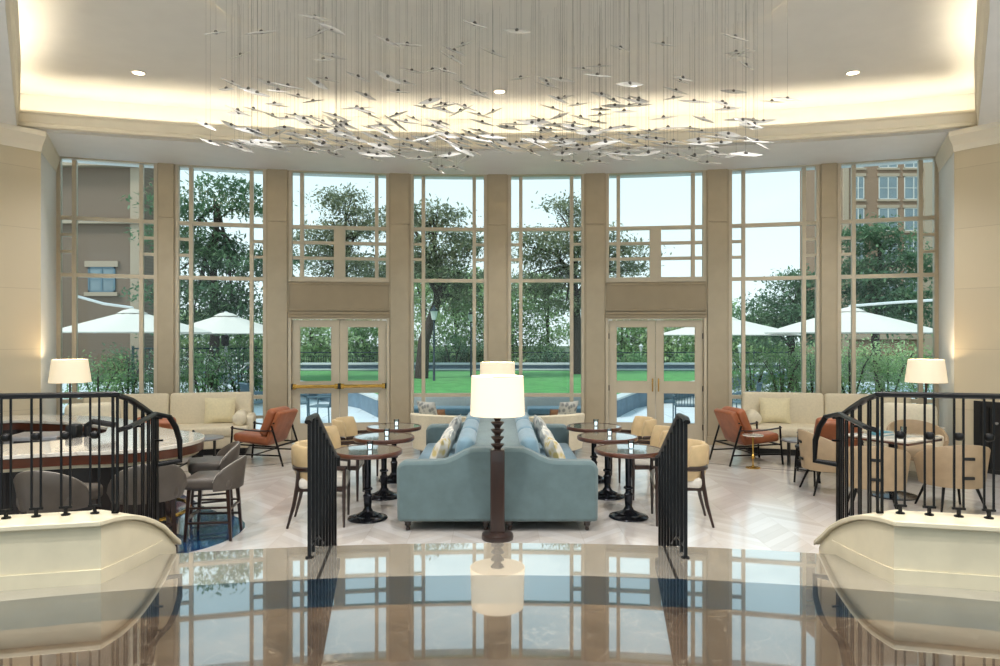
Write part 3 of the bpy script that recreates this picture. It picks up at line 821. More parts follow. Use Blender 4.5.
for sg, side in ((-1, 'on the sofa facing the bar'), (1, 'on the sofa facing away from the bar')):
    throw(sg * .62, 7.42, .67, .46, .44, .17, 'pil_floral', 'yellow and grey floral pillow near the steps ' + side, .35, sg * (pi / 2 + .1))
    throw(sg * .60, 8.05, .69, .46, .46, .16, 'pil_white', 'whitish leaf patterned pillow, middle one ' + side, .38, sg * (pi / 2 - .1))
    throw(sg * .58, 9.0, .70, .5, .48, .16, 'pil_grey', 'grey leaf patterned pillow nearest the window ' + side, .36, sg * (pi / 2 + .05))

# ------------------------------------------------------------------ café tables, candles and chairs
def cafe_table():
    r = thing('cafe_table', 'x', 'table', (0, 0, 0))
    MB().lathe([(0, .705), (.335, .705), (.345, .715), (.345, .735), (0, .738)], 48).build('table_top', 'tabletop', r, smooth=40)
    MB().lathe([(.338, .69), (.358, .69), (.366, .70), (.366, .728), (.358, .738), (.343, .738), (.343, .735), (.338, .69)], 48).build('table_edge', 'redwood', r, smooth=40, merge=True)
    MB().lathe([(0, .69), (.14, .69), (.14, .675), (.05, .66), (.036, .62), (.034, .34), (.05, .33), (.054, .315), (.036, .30), (.034, .27), (.05, .25), (.045, .22), (.038, .12), (.06, .08), (.12, .05), (0, .04)], 28).build('pedestal', 'castiron', r, smooth=45)
    MB().lathe([(0, 0), (.205, 0), (.212, .008), (.205, .02), (.14, .04), (.09, .052), (0, .055)], 40).build('base', 'castiron', r, smooth=45)
    return r
def votive():
    r = thing('votive_candle', 'x', 'candle', (0, 0, 0))
    MB().lathe([(0, .004), (.03, .004), (.036, .085), (.033, .085), (.028, .008), (0, .008)], 20).build('glass', 'candle', r)
    MB().lathe([(0, .009), (.026, .009), (.029, .05), (.0, .05)], 20).build('wax', 'wax', r)
    return r
tb0, vt0 = cafe_table(), votive()
TB = [(-1.385, 7.47, 'bar side', 'nearest the steps'), (-1.375, 8.48, 'bar side', 'middle'), (-1.395, 9.44, 'bar side', 'nearest the window'),
      (1.41, 7.53, 'drink table side', 'nearest the steps'), (1.335, 8.5, 'drink table side', 'middle'), (1.30, 9.44, 'drink table side', 'nearest the window')]
for i, (x, y, row, pos) in enumerate(TB):
    sofa = 'the bar facing sofa' if x < 0 else 'the sofa facing away from the bar'
    lab = 'dark round table along ' + sofa + ', ' + pos + ' one'
    vl = 'small glowing glass candle on the ' + ('near' if i % 3 == 0 else 'middle' if i % 3 == 1 else 'far') + ' table along ' + sofa
    if i == 0: t, v = tb0, vt0; t.location = (x, y, 0); v.location = (x + .02, y + .02, .738); t['label'] = lab; v['label'] = vl
    else: t = dup(tb0, (x, y, 0), 0, lab); v = dup(vt0, (x + .03, y + .02, .738), 0, vl)
    t['group'] = 'cafe tables along the blue sofas'; v['group'] = 'candles on the cafe tables'

def arcstrip(r0, r1, z0, z1f, a0, a1, n=20, lean=0.0, sq=1.0, z0f=None):
    """a curved upholstered shell, z1f(t) is the top height along it"""
    rows = []
    for i in range(n + 1):
        t = i / n; a = a0 + (a1 - a0) * t; zt = z1f(t); zb = z0f(t) if z0f else z0
        row = []
        th = (r1 - r0)
        loop = [(r0, zb), (r1, zb), (r1 + lean * .5, (zb + zt) / 2), (r1 + lean, zt - .02), (r1 + lean - th * .25, zt), (r0 + lean + th * .25, zt), (r0 + lean, zt - .02), (r0 + lean * .5, (zb + zt) / 2)]
        for (rr, z) in loop: row.append((rr * cos(a) * sq, rr * sin(a), z))
        rows.append(row)
    return rows
def dining_chair():       # faces +X
    r = thing('dining_chair', 'x', 'chair', (0, 0, 0))
    MB().rbox((.02, 0, .445), (.48, .49, .11), .04, puff=.3).build('seat', 'seatfab', r)
    m = MB(); hump = lambda t: .64 + .19 * min(1, sin(pi * t) * 2.2) ** .7 if 0 < t < 1 else .64
    m.strip(arcstrip(.21, .275, .47, hump, radians(100), radians(179), 14, lean=.05), closed_u=True, caps=True)
    m.build('backrest', 'tan', r, smooth=50)
    m = MB(); m.strip(arcstrip(.21, .275, .47, hump, radians(181), radians(260), 14, lean=.05), closed_u=True, caps=True)
    m.build('backrest', 'tan', r, smooth=50)
    # wooden frame: band wrapping the back that ends in short arms, legs
    pts = [(.24, .27, .60), (.1, .285, .615)] + [(.30 * cos(a), .30 * sin(a), .605 - .02 * sin((a - pi / 2))) for a in [radians(q) for q in range(95, 270, 12)]] + [(.1, -.285, .615), (.24, -.27, .60)]
    MB().tube(pts, .021, 6, flat=(.8, 1.2)).build('arm_rail', 'darkwood', r, smooth=40)
    for sy in (-1, 1):
        MB().tube([(.235, sy * .255, 0), (.235, sy * .26, .3), (.24, sy * .268, .61)], [.013, .019, .018], 6).build('leg', 'darkwood', r, smooth=30)
        MB().tube([(-.33, sy * .24, 0), (-.27, sy * .215, .22), (-.235, sy * .20, .42), (-.225, sy * .19, .60)], [.012, .019, .023, .018], 6).build('leg', 'darkwood', r, smooth=30)
    f = MB(); f.bar((.235, -.25, .39), (.235, .25, .39), .03, .05); f.bar((-.235, -.2, .39), (-.235, .2, .39), .03, .05)
    for sy in (-1, 1): f.bar((-.235, sy * .2, .39), (.235, sy * .25, .39), .03, .05)
    f.build('seat_frame', 'darkwood', r, smooth=0)
    return r
dc = dining_chair()
DC = [(-1.83, 7.36, .12), (-1.90, 8.5, .05), (-1.92, 9.5, -.05), (1.90, 7.40, pi - .12), (1.86, 8.55, pi - .05), (1.84, 9.55, pi + .05)]
for i, (x, y, a) in enumerate(DC):
    lab = 'tan dining chair with dark wood legs at the ' + ['near', 'middle', 'far'][i % 3] + ' table ' + ('on the bar side' if x < 0 else 'on the drink table side')
    if i == 0: c = dc; c.location = (x, y, 0); c.rotation_euler = (0, 0, a); c['label'] = lab
    else: c = dup(dc, (x, y, 0), a, lab)
    c['group'] = 'dining chairs at the cafe tables'

# ------------------------------------------------------------------ cream tub seats by the window
def tub_sofa(x, y, rz, label):
    r = thing('curved_loveseat', label, 'armchair', (x, y, 0), rz)    # faces -Y
    r.scale = (.86, .86, 1)
    m = MB(); m.strip(arcstrip(.46, .56, .12, lambda t: .58 + .12 * sin(pi * t) ** .6 if 0 < t < 1 else .58, radians(-25), radians(205), 28, lean=.05), closed_u=True, caps=True)
    m.build('backrest', 'cream_fab2', r, smooth=50)
    MB().lathe([(0, .10), (.50, .10), (.50, .30), (.0, .30)], 36).build('base', 'cream_fab2', r, smooth=40)
    MB().lathe([(0, .30), (.45, .30), (.48, .34), (.48, .40), (.44, .43), (0, .44)], 36).build('seat_cushion', 'cream_fab2', r, smooth=50)
    MB().lathe([(0, 0), (.42, 0), (.42, .10), (0, .10)], 32).build('plinth', 'darkwood', r, smooth=40)
tub_sofa(-.92, 11.6, 2.6, 'curved ivory tub armchair under the window beyond the sofa facing the bar')
tub_sofa(.92, 11.6, -2.6, 'curved ivory tub armchair under the window beyond the sofa facing away from the bar')
for sg, nm in ((-1, 'bar facing'), (1, 'other')):
    cx = -.92 if sg < 0 else .92
    throw(cx + sg * .22, 11.52, .68, .44, .42, .14, 'pil_grey', 'grey pillow in the ivory tub armchair beyond the ' + nm + ' blue sofa', .3, pi + sg * .7)
    throw(cx + sg * .07, 11.50, .62, .34, .3, .12, 'pil_brown', 'small brown pillow in the ivory tub armchair beyond the ' + nm + ' blue sofa', .4, pi + sg * .4)

# ------------------------------------------------------------------ cream sofas and armchairs along the side windows
def cream_sofa(x, y, rz, w, sg, label):     # faces -Y, bolster on side sg
    r = thing('sofa', label, 'sofa', (x, y, 0), rz)
    MB().rbox((0, 0, .21), (w, .80, .20), .03).build('base', 'cream_fab', r)
    MB().rbox((0, .04, .055), (w - .12, .66, .11), .01).build('plinth', 'black', r)
    for k in (0, 1):
        MB().rbox(((k - .5) * w / 2, -.05, .385), (w / 2 - .01, .74, .16), .05, puff=.2).build('seat_cushion', 'cream_fab', r)
        MB().rbox((0, 0, 0), (w / 2 - .006, .17, .56), .06, m=T((k - .5) * w / 2, .33, .70) @ RX(-.14)).build('backrest', 'cream_fab', r)
    MB().rbox((sg * (w / 2 - .02), .1, .46), (.16, .6, .32), .06).build('arm', 'cream_fab2', r)
    b = MB().lathe([(0, -.29), (.09, -.29), (.115, -.265), (.115, .265), (.09, .29), (0, .29)], 24, m=T(sg * (w / 2 - .16), 0, .575) @ RX(pi / 2)); b.build('bolster', 'cream_fab2', r, smooth=50)
    return r
SLX, SLY, SLA = -5.47, 11.55, radians(15)
cream_sofa(SLX, SLY, SLA, 2.65, 1, 'long oat fabric sofa under the window beyond the bar counter')
cream_sofa(-SLX - .02, SLY, -SLA, 2.65, -1, 'long oat fabric sofa under the window behind the brass drink table')
def local(x, y, a, dx, dy): return (x + dx * cos(a) - dy * sin(a), y + dx * sin(a) + dy * cos(a))
p = local(SLX, SLY, SLA, .82, .12); throw(p[0], p[1], .69, .50, .44, .15, 'pillow_cream', 'square cream pillow on the sofa beyond the bar counter', .3, SLA)
p = local(-SLX, SLY, -SLA, -.82, .12); throw(p[0], p[1], .69, .50, .44, .15, 'pillow_cream', 'square cream pillow on the sofa behind the brass drink table', .3, -SLA)

def ivory_armchair(x, y, rz, label):      # faces -Y
    r = thing('armchair', label, 'armchair', (x, y, 0), rz)
    MB().rbox((0, 0, .22), (.86, .8, .24), .05).build('base', 'cream_fab2', r)
    MB().rbox((0, -.06, .40), (.62, .68, .17), .06, puff=.25).build('seat_cushion', 'cream_fab2', r)
    MB().rbox((0, 0, 0), (.72, .2, .62), .09, m=T(0, .33, .66) @ RX(-.18)).build('backrest', 'cream_fab2', r)
    for s in (-1, 1): MB().rbox((s * .38, -.02, .44), (.15, .74, .34), .07).build('arm', 'cream_fab2', r)
    for s in (-1, 1):
        for q in (-1, 1): MB().lathe([(0, 0), (.018, 0), (.026, .11), (0, .11)], 12, (s * .34, q * .32, 0)).build('leg', 'darkwood', r)
ivory_armchair(wx(908, 9.9), 9.9, -.55, 'ivory upholstered armchair in front of the lamp near the black fireplace')
ivory_armchair(wx(94, 10.0), 10.0, .55, 'ivory upholstered armchair in front of the lamp beyond the bar counter')

def orange_chair(x, y, rz, label):        # faces +X
    r = thing('lounge_chair', label, 'armchair', (x, y, 0), rz)
    MB().rbox((0, 0, 0), (.60, .56, .13), .045, puff=.25, m=T(.03, 0, .385) @ RY(-.09)).build('seat', 'orange', r)
    MB().rbox((0, 0, 0), (.09, .56, .52), .035, m=T(-.335, 0, .57) @ RY(-.42)).build('backrest', 'orange', r)
    MB().rbox((0, 0, 0), (.15, .54, .44), .065, m=T(-.225, 0, .64) @ RY(-.40)).build('back_cushion', 'orange', r)
    for s in (-1, 1):
        MB().tube([(.36, s * .31, 0), (.33, s * .31, .30), (.31, s * .31, .585)], .015, 8).build('leg', 'iron', r)
        MB().tube([(-.52, s * .30, 0), (-.43, s * .30, .30), (-.33, s * .30, .60)], .015, 8).build('leg', 'iron', r)
        MB().tube([(.33, s * .31, .56), (.12, s * .315, .535), (-.12, s * .31, .52), (-.36, s * .30, .53)], .02, 8, flat=(1.2, .6)).build('armrest', 'darkwood', r, smooth=50)
    f = MB(); f.bar((.33, -.31, .30), (.33, .31, .30), .022); f.bar((-.43, -.3, .30), (-.43, .3, .30), .022)
    for s in (-1, 1): f.bar((.33, s * .3, .31), (-.43, s * .3, .29), .02)
    f.build('seat_frame', 'iron', r, smooth=0)
    f = MB()
    for s in (-1, 1): f.bar((.345, s * .31, .16), (-.475, s * .30, .16), .02)
    f.bar((-.05, -.31, .16), (-.05, .31, .16), .018); f.build('stretcher', 'iron', r, smooth=0)
    MB().bar((-.36, -.30, .64), (-.36, .30, .64), .02).build('back_rail', 'iron', r, smooth=0)
    return r
orange_chair(wx(750, 10.85), 10.85, radians(12), 'cognac leather lounge chair beside the brass drink table')
orange_chair(wx(262, 10.85), 10.85, radians(168), 'cognac leather lounge chair near the door with brass push bars')
orange_chair(wx(829, 9.75), 9.75, radians(84), 'cognac leather lounge chair seen from behind beyond the sand leather tub chairs')
orange_chair(wx(163, 9.8), 9.8, radians(96), 'cognac leather lounge chair peeking up behind the bar counter')

# brass drink table and dark low tables
r = thing('drink_table', 'tiny drink table with a slim brass stem beside the cognac lounge chair', 'side table', (wx(753, 10.35), 10.35, 0))
MB().lathe([(0, .475), (.145, .475), (.15, .482), (.145, .49), (0, .49)], 32).build('table_top', 'marbletop', r)
MB().lathe([(0, .475), (.012, .47), (.009, .2), (.02, .19), (.03, .165), (.02, .14), (.009, .13), (.012, .03), (0, .03)], 16).build('stem', 'brass', r, smooth=50)
MB().lathe([(0, 0), (.105, 0), (.105, .012), (.03, .02), (.012, .04), (0, .04)], 32).build('base', 'brass', r, smooth=40)
def slab_table(x, y, label, rad, h, rz):
    r = thing('low_table', label, 'coffee table', (x, y, 0), rz)
    MB().lathe([(0, h - .03), (rad - .01, h - .03), (rad, h - .02), (rad, h - .008), (rad - .01, h), (0, h)], 40).build('table_top', 'steel', r, smooth=40)
    for k in range(3):
        a = k * 2 * pi / 3
        MB().box(-.012, -.055, 0, .012, .055, h - .03, RZ(a) @ T(rad * .55, 0, 0)).build('leg', 'black', r, bevel=.004)
    return r
slab_table(wx(798, 10.5), 10.5, 'round dark slab legged coffee table in front of the sofa beside the brass drink table', .24, .40, .4)
slab_table(wx(203, 10.6), 10.6, 'round dark coffee table in front of the oat sofa beyond the bar', .30, .42, .2)
r = thing('candle_holder', 'small black candle holder with a ball top on the dark coffee table', 'ornament', (wx(806, 10.45), 10.45, .40))
MB().lathe([(0, 0), (.04, 0), (.04, .01), (.012, .02), (.012, .06), (0, .06)], 20).build('stem', 'black', r)
MB().lathe([(0, .055), (.03, .065), (.042, .095), (.03, .125), (0, .135)], 20).build('ball', 'black', r, smooth=60)
def side_stool(x, y, label):     # dark tubular plant-stand style side table
    r = thing('end_table', label, 'side table', (x, y, 0))
    MB().lathe([(0, .47), (.17, .47), (.175, .485), (.17, .5), (0, .5)], 32).build('table_top', 'black', r)
    for k in range(3):
        a = k * 2 * pi / 3 + .5; MB().tube([(.15 * cos(a), .15 * sin(a), .47), (.18 * cos(a), .18 * sin(a), 0)], .013, 8).build('leg', 'iron', r)
    f = MB(); f.tube([(.165 * cos(2 * pi * k / 24), .165 * sin(2 * pi * k / 24), .2) for k in range(24)], .008, 6, closed=True); f.build('stretcher_ring', 'iron', r)
side_stool(wx(809, 9.25), 9.25, 'slim black end table behind the outermost sand leather tub chair')

# ------------------------------------------------------------------ sand leather tub chairs round the square marble table
def tub_chair():         # faces +X
    r = thing('tub_chair', 'x', 'chair', (0, 0, 0))
    top = lambda t: .56 + .22 * (max(0, sin(pi * t)) ** .8)
    m = MB(); m.strip(arcstrip(.265, .315, .30, top, radians(68), radians(292), 30, lean=.05), closed_u=True, caps=True)
    m.build('shell', 'tan2', r, smooth=50)
    MB().lathe([(0, .29), (.25, .29), (.275, .31), (.27, .33), (0, .33)], 32).build('underseat', 'tan2', r)
    MB().rbox((.03, 0, .40), (.48, .46, .14), .05, puff=.25).build('seat_cushion', 'tan2', r)
    for z, w in ((.63, .055), (.42, .06)):
        h = MB(); h.rbox((-.338 - (z - .42) * .06, 0, z), (.02, w * 2, .034), .0095, n=3, k=2); h.build('handle_slot', 'black', r)
    for s in (-1, 1):
        MB().tube([(.17, s * .17, .30), (.27, s * .25, 0)], [.017, .011], 8).build('leg', 'iron', r)
        MB().tube([(-.17, s * .17, .30), (-.27, s * .25, 0)], [.017, .011], 8).build('leg', 'iron', r)
    return r
tc0 = tub_chair()
TX, TY = wx(893, 8.55), 8.55
TCS = [(wx(951, 7.85), 7.85, radians(86), 'sand tub chair with its back to the railing, the one nearest the black fireplace'),
       (wx(873, 7.75), 7.75, radians(66), 'sand tub chair with its back to the railing, in front of the table pedestal'),
       (wx(829, 8.75), 8.75, radians(-5), 'sand leather tub chair at the table edge nearest the dark coffee table'),
       (wx(917, 9.5), 9.5, radians(-105), 'sand leather tub chair on the window side of the marble table')]
for i, (x, y, a, lab) in enumerate(TCS):
    if i == 0: c = tc0; c.location = (x, y, 0); c.rotation_euler = (0, 0, a); c['label'] = lab
    else: c = dup(tc0, (x, y, 0), a, lab)
    c['group'] = 'tub chairs round the marble table'
r = thing('dining_table', 'square pale marble table with a dark pedestal among the tub chairs', 'table', (TX, TY, 0), radians(32))
MB().rbox((0, 0, .725), (.78, .78, .03), .012, n=2).build('table_top', 'marbletop', r)
MB().rbox((0, 0, .70), (.77, .77, .03), .012, n=2).build('table_edge', 'redwood', r)
MB().lathe([(0, .69), (.2, .685), (.05, .66), (.045, .08), (.1, .05), (0, .05)], 24).build('pedestal', 'castiron', r, smooth=45)
MB().lathe([(0, 0), (.27, 0), (.27, .015), (.1, .05), (0, .05)], 36).build('base', 'castiron', r, smooth=45)
b = MB(); b.box(-.11, -.08, 0, .11, .08, .028); b.box(-.105, -.075, .004, .112, .075, .024)
r = thing('book', 'teal covered book lying on the square marble table', 'book', (TX - .12, TY + .05, .74), .5)
c_ = MB(); c_.box(-.12, -.09, 0, .12, .09, .005); c_.box(-.12, -.09, .03, .12, .09, .035); c_.box(-.12, -.09, 0, -.114, .09, .035); c_.build('cover', 'book', r, smooth=0)
MB().box(-.112, -.085, .005, .115, .085, .03).build('pages', 'paper', r, smooth=0)
r = thing('water_glass', 'clear drinking glass beside the book on the marble table', 'glass', (TX + .10, TY - .05, .74))
MB().lathe([(0, 0), (.03, 0), (.036, .11), (.033, .11), (.028, .006), (0, .006)], 20).build('tumbler', 'candle', r)

# fireplace opening in the wall beside the tub chairs
a = Vector((PX, PY, 0)); t = (Vector((9.6, 6.5, 0)) - a).normalized(); ang = atan2(t.y, t.x)
nn = Vector((t.y, -t.x, 0)); a = a + nn * .006
r = thing('fireplace', 'black fireplace with a dark metal front in the cream wall', 'fireplace', (a.x, a.y, 0), ang)
f = MB(); f.box(.26, -.03, 0, .34, .0, 1.02); f.box(1.86, -.03, 0, 1.94, .0, 1.02); f.box(.34, -.03, .94, 1.86, .0, 1.02); f.box(.34, -.03, 0, 1.86, 0, .06); f.build('surround', 'black', r, smooth=0, bevel=.004)
MB().box(.34, -.012, .06, 1.86, -.002, .94).build('screen', 'black', r, smooth=0)
g = MB()
for k in range(4): g.tube([(.45 + k * .4, -.03, .06), (.45 + k * .4, -.03, .94)], .008, 6)
g.build('screen_bar', 'iron', r)
kb = MB()
for k in range(2): kb.lathe([(0, 0), (.018, .0), (.022, .02), (0, .03)], 12, m=T(.55 + k * .8, -.03, .72) @ RX(pi / 2))
kb.build('knob', 'steel', r)
#PART3
# ------------------------------------------------------------------ bar island and stools
BC = (-5.3, 7.3)
def polar(poly, n=96, off=0.0, c=BC):
    out = []
    for k in range(n):
        a = 2 * pi * k / n; dx, dy = cos(a), sin(a); best = None
        for i in range(len(poly)):
            (x1, y1), (x2, y2) = poly[i], poly[(i + 1) % len(poly)]
            ex, ey = x2 - x1, y2 - y1; den = dx * ey - dy * ex
            if abs(den) < 1e-9: continue
            t = ((x1 - c[0]) * ey - (y1 - c[1]) * ex) / den; u = ((x1 - c[0]) * dy - (y1 - c[1]) * dx) / den
            if t > 0 and -1e-6 <= u <= 1 + 1e-6: best = t if best is None else min(best, t)
        out.append((c[0] + dx * (best + off), c[1] + dy * (best + off)))
    return out
BOUT = [(-5.6, 5.35), (-4.9, 5.72), (-4.3, 6.0), (-3.95, 6.15)] + arc(-3.66, 6.95, .70, radians(-92), radians(72), 18) + [(-3.75, 7.85), (-4.3, 8.45), (-5.0, 8.98), (-6.0, 9.2), (-7.0, 8.8), (-7.3, 7.2), (-6.6, 5.7)]
BIN = [(-5.5, 6.1), (-4.85, 6.55), (-4.4, 6.85), (-4.2, 7.15), (-4.2, 7.5), (-4.4, 7.9), (-5.0, 8.35), (-5.9, 8.6), (-6.5, 8.3), (-6.6, 7.1), (-6.2, 6.3)]
bar = thing('bar_counter', 'island bar with cream marble counter, dark wood edge and dark front', 'bar counter', (0, 0, 0))
MB().ring(polar(BOUT), polar(BIN), .885, .92).build('counter_top', 'marbletop', bar, smooth=30, bevel=.004)
MB().ring(polar(BOUT, off=-.012), polar(BIN, off=.012), .80, .885).build('counter_edge', 'redwood', bar, smooth=30)
MB().ring(polar(BOUT, off=-.06), polar(BOUT, off=-.30), .765, .80).build('ledge', 'cream_stone', bar, smooth=30)
bo = polar(BOUT, n=360, off=-.30)
bo = [(BC[0] + (x - BC[0]) * (1 - .006 * (k % 4 < 2)), BC[1] + (y - BC[1]) * (1 - .006 * (k % 4 < 2))) for k, (x, y) in enumerate(bo)]
MB().ring(bo, polar(BIN, n=360, off=.005), 0.0, .80).build('front', 'darkbar', bar, smooth=0)
MB().prism(polar(BIN, off=.004), .0, .66).build('work_top', 'black', bar, smooth=0)
fr = MB(); q = polar(BOUT, off=-.16); fr.tube([(x, y, .2) for (x, y) in q], .02, 8, closed=True); fr.build('foot_rail', 'brass', bar)
dk = MB().prism(polar(BOUT, off=.42), 0.0005, 0.004); struct(dk.build('floor_bar_surround', 'bluestone', smooth=0))
r = thing('bar_appliance', 'low grey metal appliance inside the bar ring', 'appliance', (wx(43, 7.25), 7.2, .66), .15)
MB().rbox((0, 0, .15), (.50, .40, .27), .02).build('body', 'steel', r)
m = MB()
for sx in (-1, 1):
    for sy in (-1, 1): m.lathe([(0, 0), (.02, 0), (.02, .02), (0, .02)], 10, (sx * .2, sy * .15, 0))
m.build('foot', 'black', r); MB().rbox((.02, -.201, .2), (.34, .012, .08), .005).build('front_panel', 'black', r)
r = thing('bar_tap', 'black angled bar tap rising beside the grey appliance', 'tap', (wx(82, 7.3), 7.3, .66), .1)
MB().rbox((0, 0, .12), (.30, .22, .24), .03).build('body', 'black', r)
MB().tube([(.05, 0, .22), (.05, 0, .36), (.12, -.02, .40), (.34, -.03, .36)], .03, 10).build('spout', 'black', r)
MB().rbox((-.08, 0, .30), (.12, .14, .14), .02).build('handle', 'black', r)
def tray(x, y, a): 
    r = thing('ice_bin', 'shallow black bin sunk in the far corner of the bar ring', 'bin', (x, y, .66), a)
    b = MB(); b.box(-.3, -.2, 0, .3, .2, .02); b.box(-.3, -.2, .02, -.28, .2, .2); b.box(.28, -.2, .02, .3, .2, .2); b.box(-.28, -.2, .02, .28, -.18, .2); b.box(-.28, .18, .02, .28, .2, .2); b.build('body', 'black', r, bevel=.005)
    MB().tube([(-.1, -.215, .15), (.1, -.215, .15)], .01, 8).build('handle', 'steel', r)
tray(-4.75, 7.75, .5)

def bar_stool():          # faces +X
    r = thing('bar_stool', 'x', 'stool', (0, 0, 0))
    MB().rbox((.01, 0, .625), (.47, .46, .13), .045, puff=.2).build('seat', 'taupe', r)
    m = MB(); top = lambda t: .66 + .23 * (max(0, sin(pi * t)) ** .55)
    m.strip(arcstrip(.235, .285, .555, top, radians(104), radians(256), 26, lean=.035), closed_u=True, caps=True); m.build('backrest', 'taupe', r, smooth=50)
    pp = [((.302) * cos(a), (.302) * sin(a), top((a - radians(104)) / radians(152)) - .004) for a in [radians(104 + 152 * k / 30) for k in range(31)]]
    MB().tube(pp, .006, 6).build('piping', 'piping', r)
    f = MB()
    for sx in (-1, 1):
        for sy in (-1, 1): MB().tube([(sx * .22, sy * .205, 0), (sx * .185, sy * .175, .57)], [.018, .026], 4).build('leg', 'darkwood', r, smooth=0)
    for z, k in ((.20, .207), (.20, .207)): pass
    f.bar((-.212, -.196, .2), (.212, -.196, .2), .022); f.bar((-.212, .196, .2), (.212, .196, .2), .022); f.bar((.21, -.196, .24), (.21, .196, .24), .03); f.bar((-.205, -.19, .34), (-.205, .19, .34), .022)
    f.bar((-.2, -.186, .36), (.2, -.186, .36), .02); f.bar((-.2, .186, .36), (.2, .186, .36), .02)
    f.build('stretcher', 'darkwood', r, smooth=0)
    return r
bs0 = bar_stool()
BS = [(wx(58, 5.75), 5.78, radians(88), 'taupe stool with its rounded back to the railing, facing the long side of the bar'),
      (wx(147, 6.05), 6.05, radians(122), 'taupe leather bar stool at the bar end, half hidden by the railing balusters'),
      (wx(214, 6.82), 6.82, radians(186), 'taupe leather bar stool standing out from the tip of the bar, fully in view'),
      (wx(211, 7.65), 7.65, radians(205), 'taupe leather bar stool behind the tip of the bar, in front of the oat sofa')]
for i, (x, y, a, lab) in enumerate(BS):
    if i == 0: c = bs0; c.location = (x, y, 0); c.rotation_euler = (0, 0, a); c['label'] = lab
    else: c = dup(bs0, (x, y, 0), a, lab)
    c.location.z = 0.004
    if i > 1: c.scale = (.95, .95, .87)
    c['group'] = 'bar stools round the bar'

# ------------------------------------------------------------------ chandelier of hanging glass blades
ch = thing('chandelier', 'large chandelier of many silvery blades hanging on wires from an oval ceiling plate', 'chandelier', (0, 7.5, 5.57))
MB().lathe([(0, 0), (.99, 0), (1.0, .004), (1.0, .014), (.99, .018), (0, .018)], 96, sx=3.1, sy=1.75).build('ceiling_plate', 'ceiling', ch, smooth=40)
hl = MB().ring([(3.08 * cos(2 * pi * k / 96), 1.73 * sin(2 * pi * k / 96)) for k in range(96)], [(3.03 * cos(2 * pi * k / 96), 1.68 * sin(2 * pi * k / 96)) for k in range(96)], .022, .03); hl.build('halo_light', 'halo', ch, smooth=0)
st_ = MB()
for (a, b) in ((2.2, 0.6), (-2.2, .6), (2.2, -.6), (-2.2, -.6), (0, 0)): st_.lathe([(0, .018), (.05, .018), (.05, .05), (0, .05)], 12, (a, b, 0))
st_.build('hanger', 'steel', ch)
rnd = random.Random(5)
def lowz(x):
    pts = [(-3.2, 4.02), (-2.6, 3.98), (-1.7, 4.02), (-.85, 3.80), (-.4, 3.9), (0, 4.0), (.6, 3.92), (1.2, 3.86), (1.8, 3.95), (2.4, 3.87), (2.8, 4.05), (3.2, 4.25)]
    for (a, b), (c, d) in zip(pts, pts[1:]):
        if a <= x <= c: return b + (d - b) * (x - a) / (c - a)
    return 4.0
def blade_mesh(kind):
    # long pointed boat shape, slightly curved, with a small dark clip amidships
    L, W, H = (.135, .036, .006) if kind == 0 else (.12, .032, .006) if kind == 1 else (.155, .036, .007)
    n = 12; rows = []
    for i in range(n + 1):
        t = -1 + 2 * i / n; w = W * (1 - abs(t) ** 1.9) + .0012; h = H * (1 - t * t) + .0015; z = 0.0
        rows.append([(L * t, w * cos(a), z + h * sin(a)) for a in [2 * pi * k / 10 for k in range(10)]])
    return MB().strip(rows, closed_u=True, caps=True)
protos = []
stuff_b, stuff_w = MB(), MB()
items = []
while len(items) < 370:
    x = rnd.uniform(-3.02, 3.02); y = rnd.uniform(-1.2, 1.6)
    if (x / 3.1) ** 2 + (y / 1.6) ** 2 > 1: continue
    z = lowz(x) - .06 + .19 * y + min(rnd.expovariate(1 / .36), 1.1)
    tilt = rnd.gauss(.26 if x < .6 else .1, .12) * (1 if rnd.random() < .88 else -1); yaw = rnd.gauss(0, .3)
    items.append((x, y, z, tilt, yaw, rnd.randrange(3)))
items.sort(key=lambda q: q[1]); rl = [rnd.gauss(.5, .3) for _ in items]
msh = {}
for i, (x, y, z, tilt, yaw, kd) in enumerate(items):
    M = T(x, y, z - 5.57) @ RZ(yaw) @ RY(tilt) @ RX(rl[i])
    wl = [(x, y, z - 5.57 + .012), (x, y, 0.0)]
    if i < 100:
        if kd not in msh:
            o = blade_mesh(kd).build('blade', 'leafglass', ch, smooth=50); msh[kd] = o.data
        else:
            o = bpy.data.objects.new('blade', msh[kd]); COL.objects.link(o); o.parent = ch
        o.matrix_local = M
        w = MB().tube(wl, .0009, 4); w.lathe([(0, z - 5.57 + .03), (.013, z - 5.57 + .022), (.02, z - 5.57 + .01), (.016, z - 5.57 - .008), (0, z - 5.57 - .01)], 8, (x, y, 0))
        wo = w.build('wire', 'wire', o, smooth=0); wo.matrix_parent_inverse = M.inverted()
    else:
        b = blade_mesh(kd); stuff_b.add(b.v, b.f, M); stuff_w.tube(wl, .0009, 4); stuff_w.lathe([(0, z - 5.57 + .03), (.013, z - 5.57 + .022), (.02, z - 5.57 + .01), (.016, z - 5.57 - .008), (0, z - 5.57 - .01)], 8, (x, y, 0))
sb = stuff_b.build('blades', 'leafglass', ch, smooth=50); sb['kind'] = 'stuff'
sw = stuff_w.build('wires', 'wire', ch, smooth=0); sw['kind'] = 'stuff'

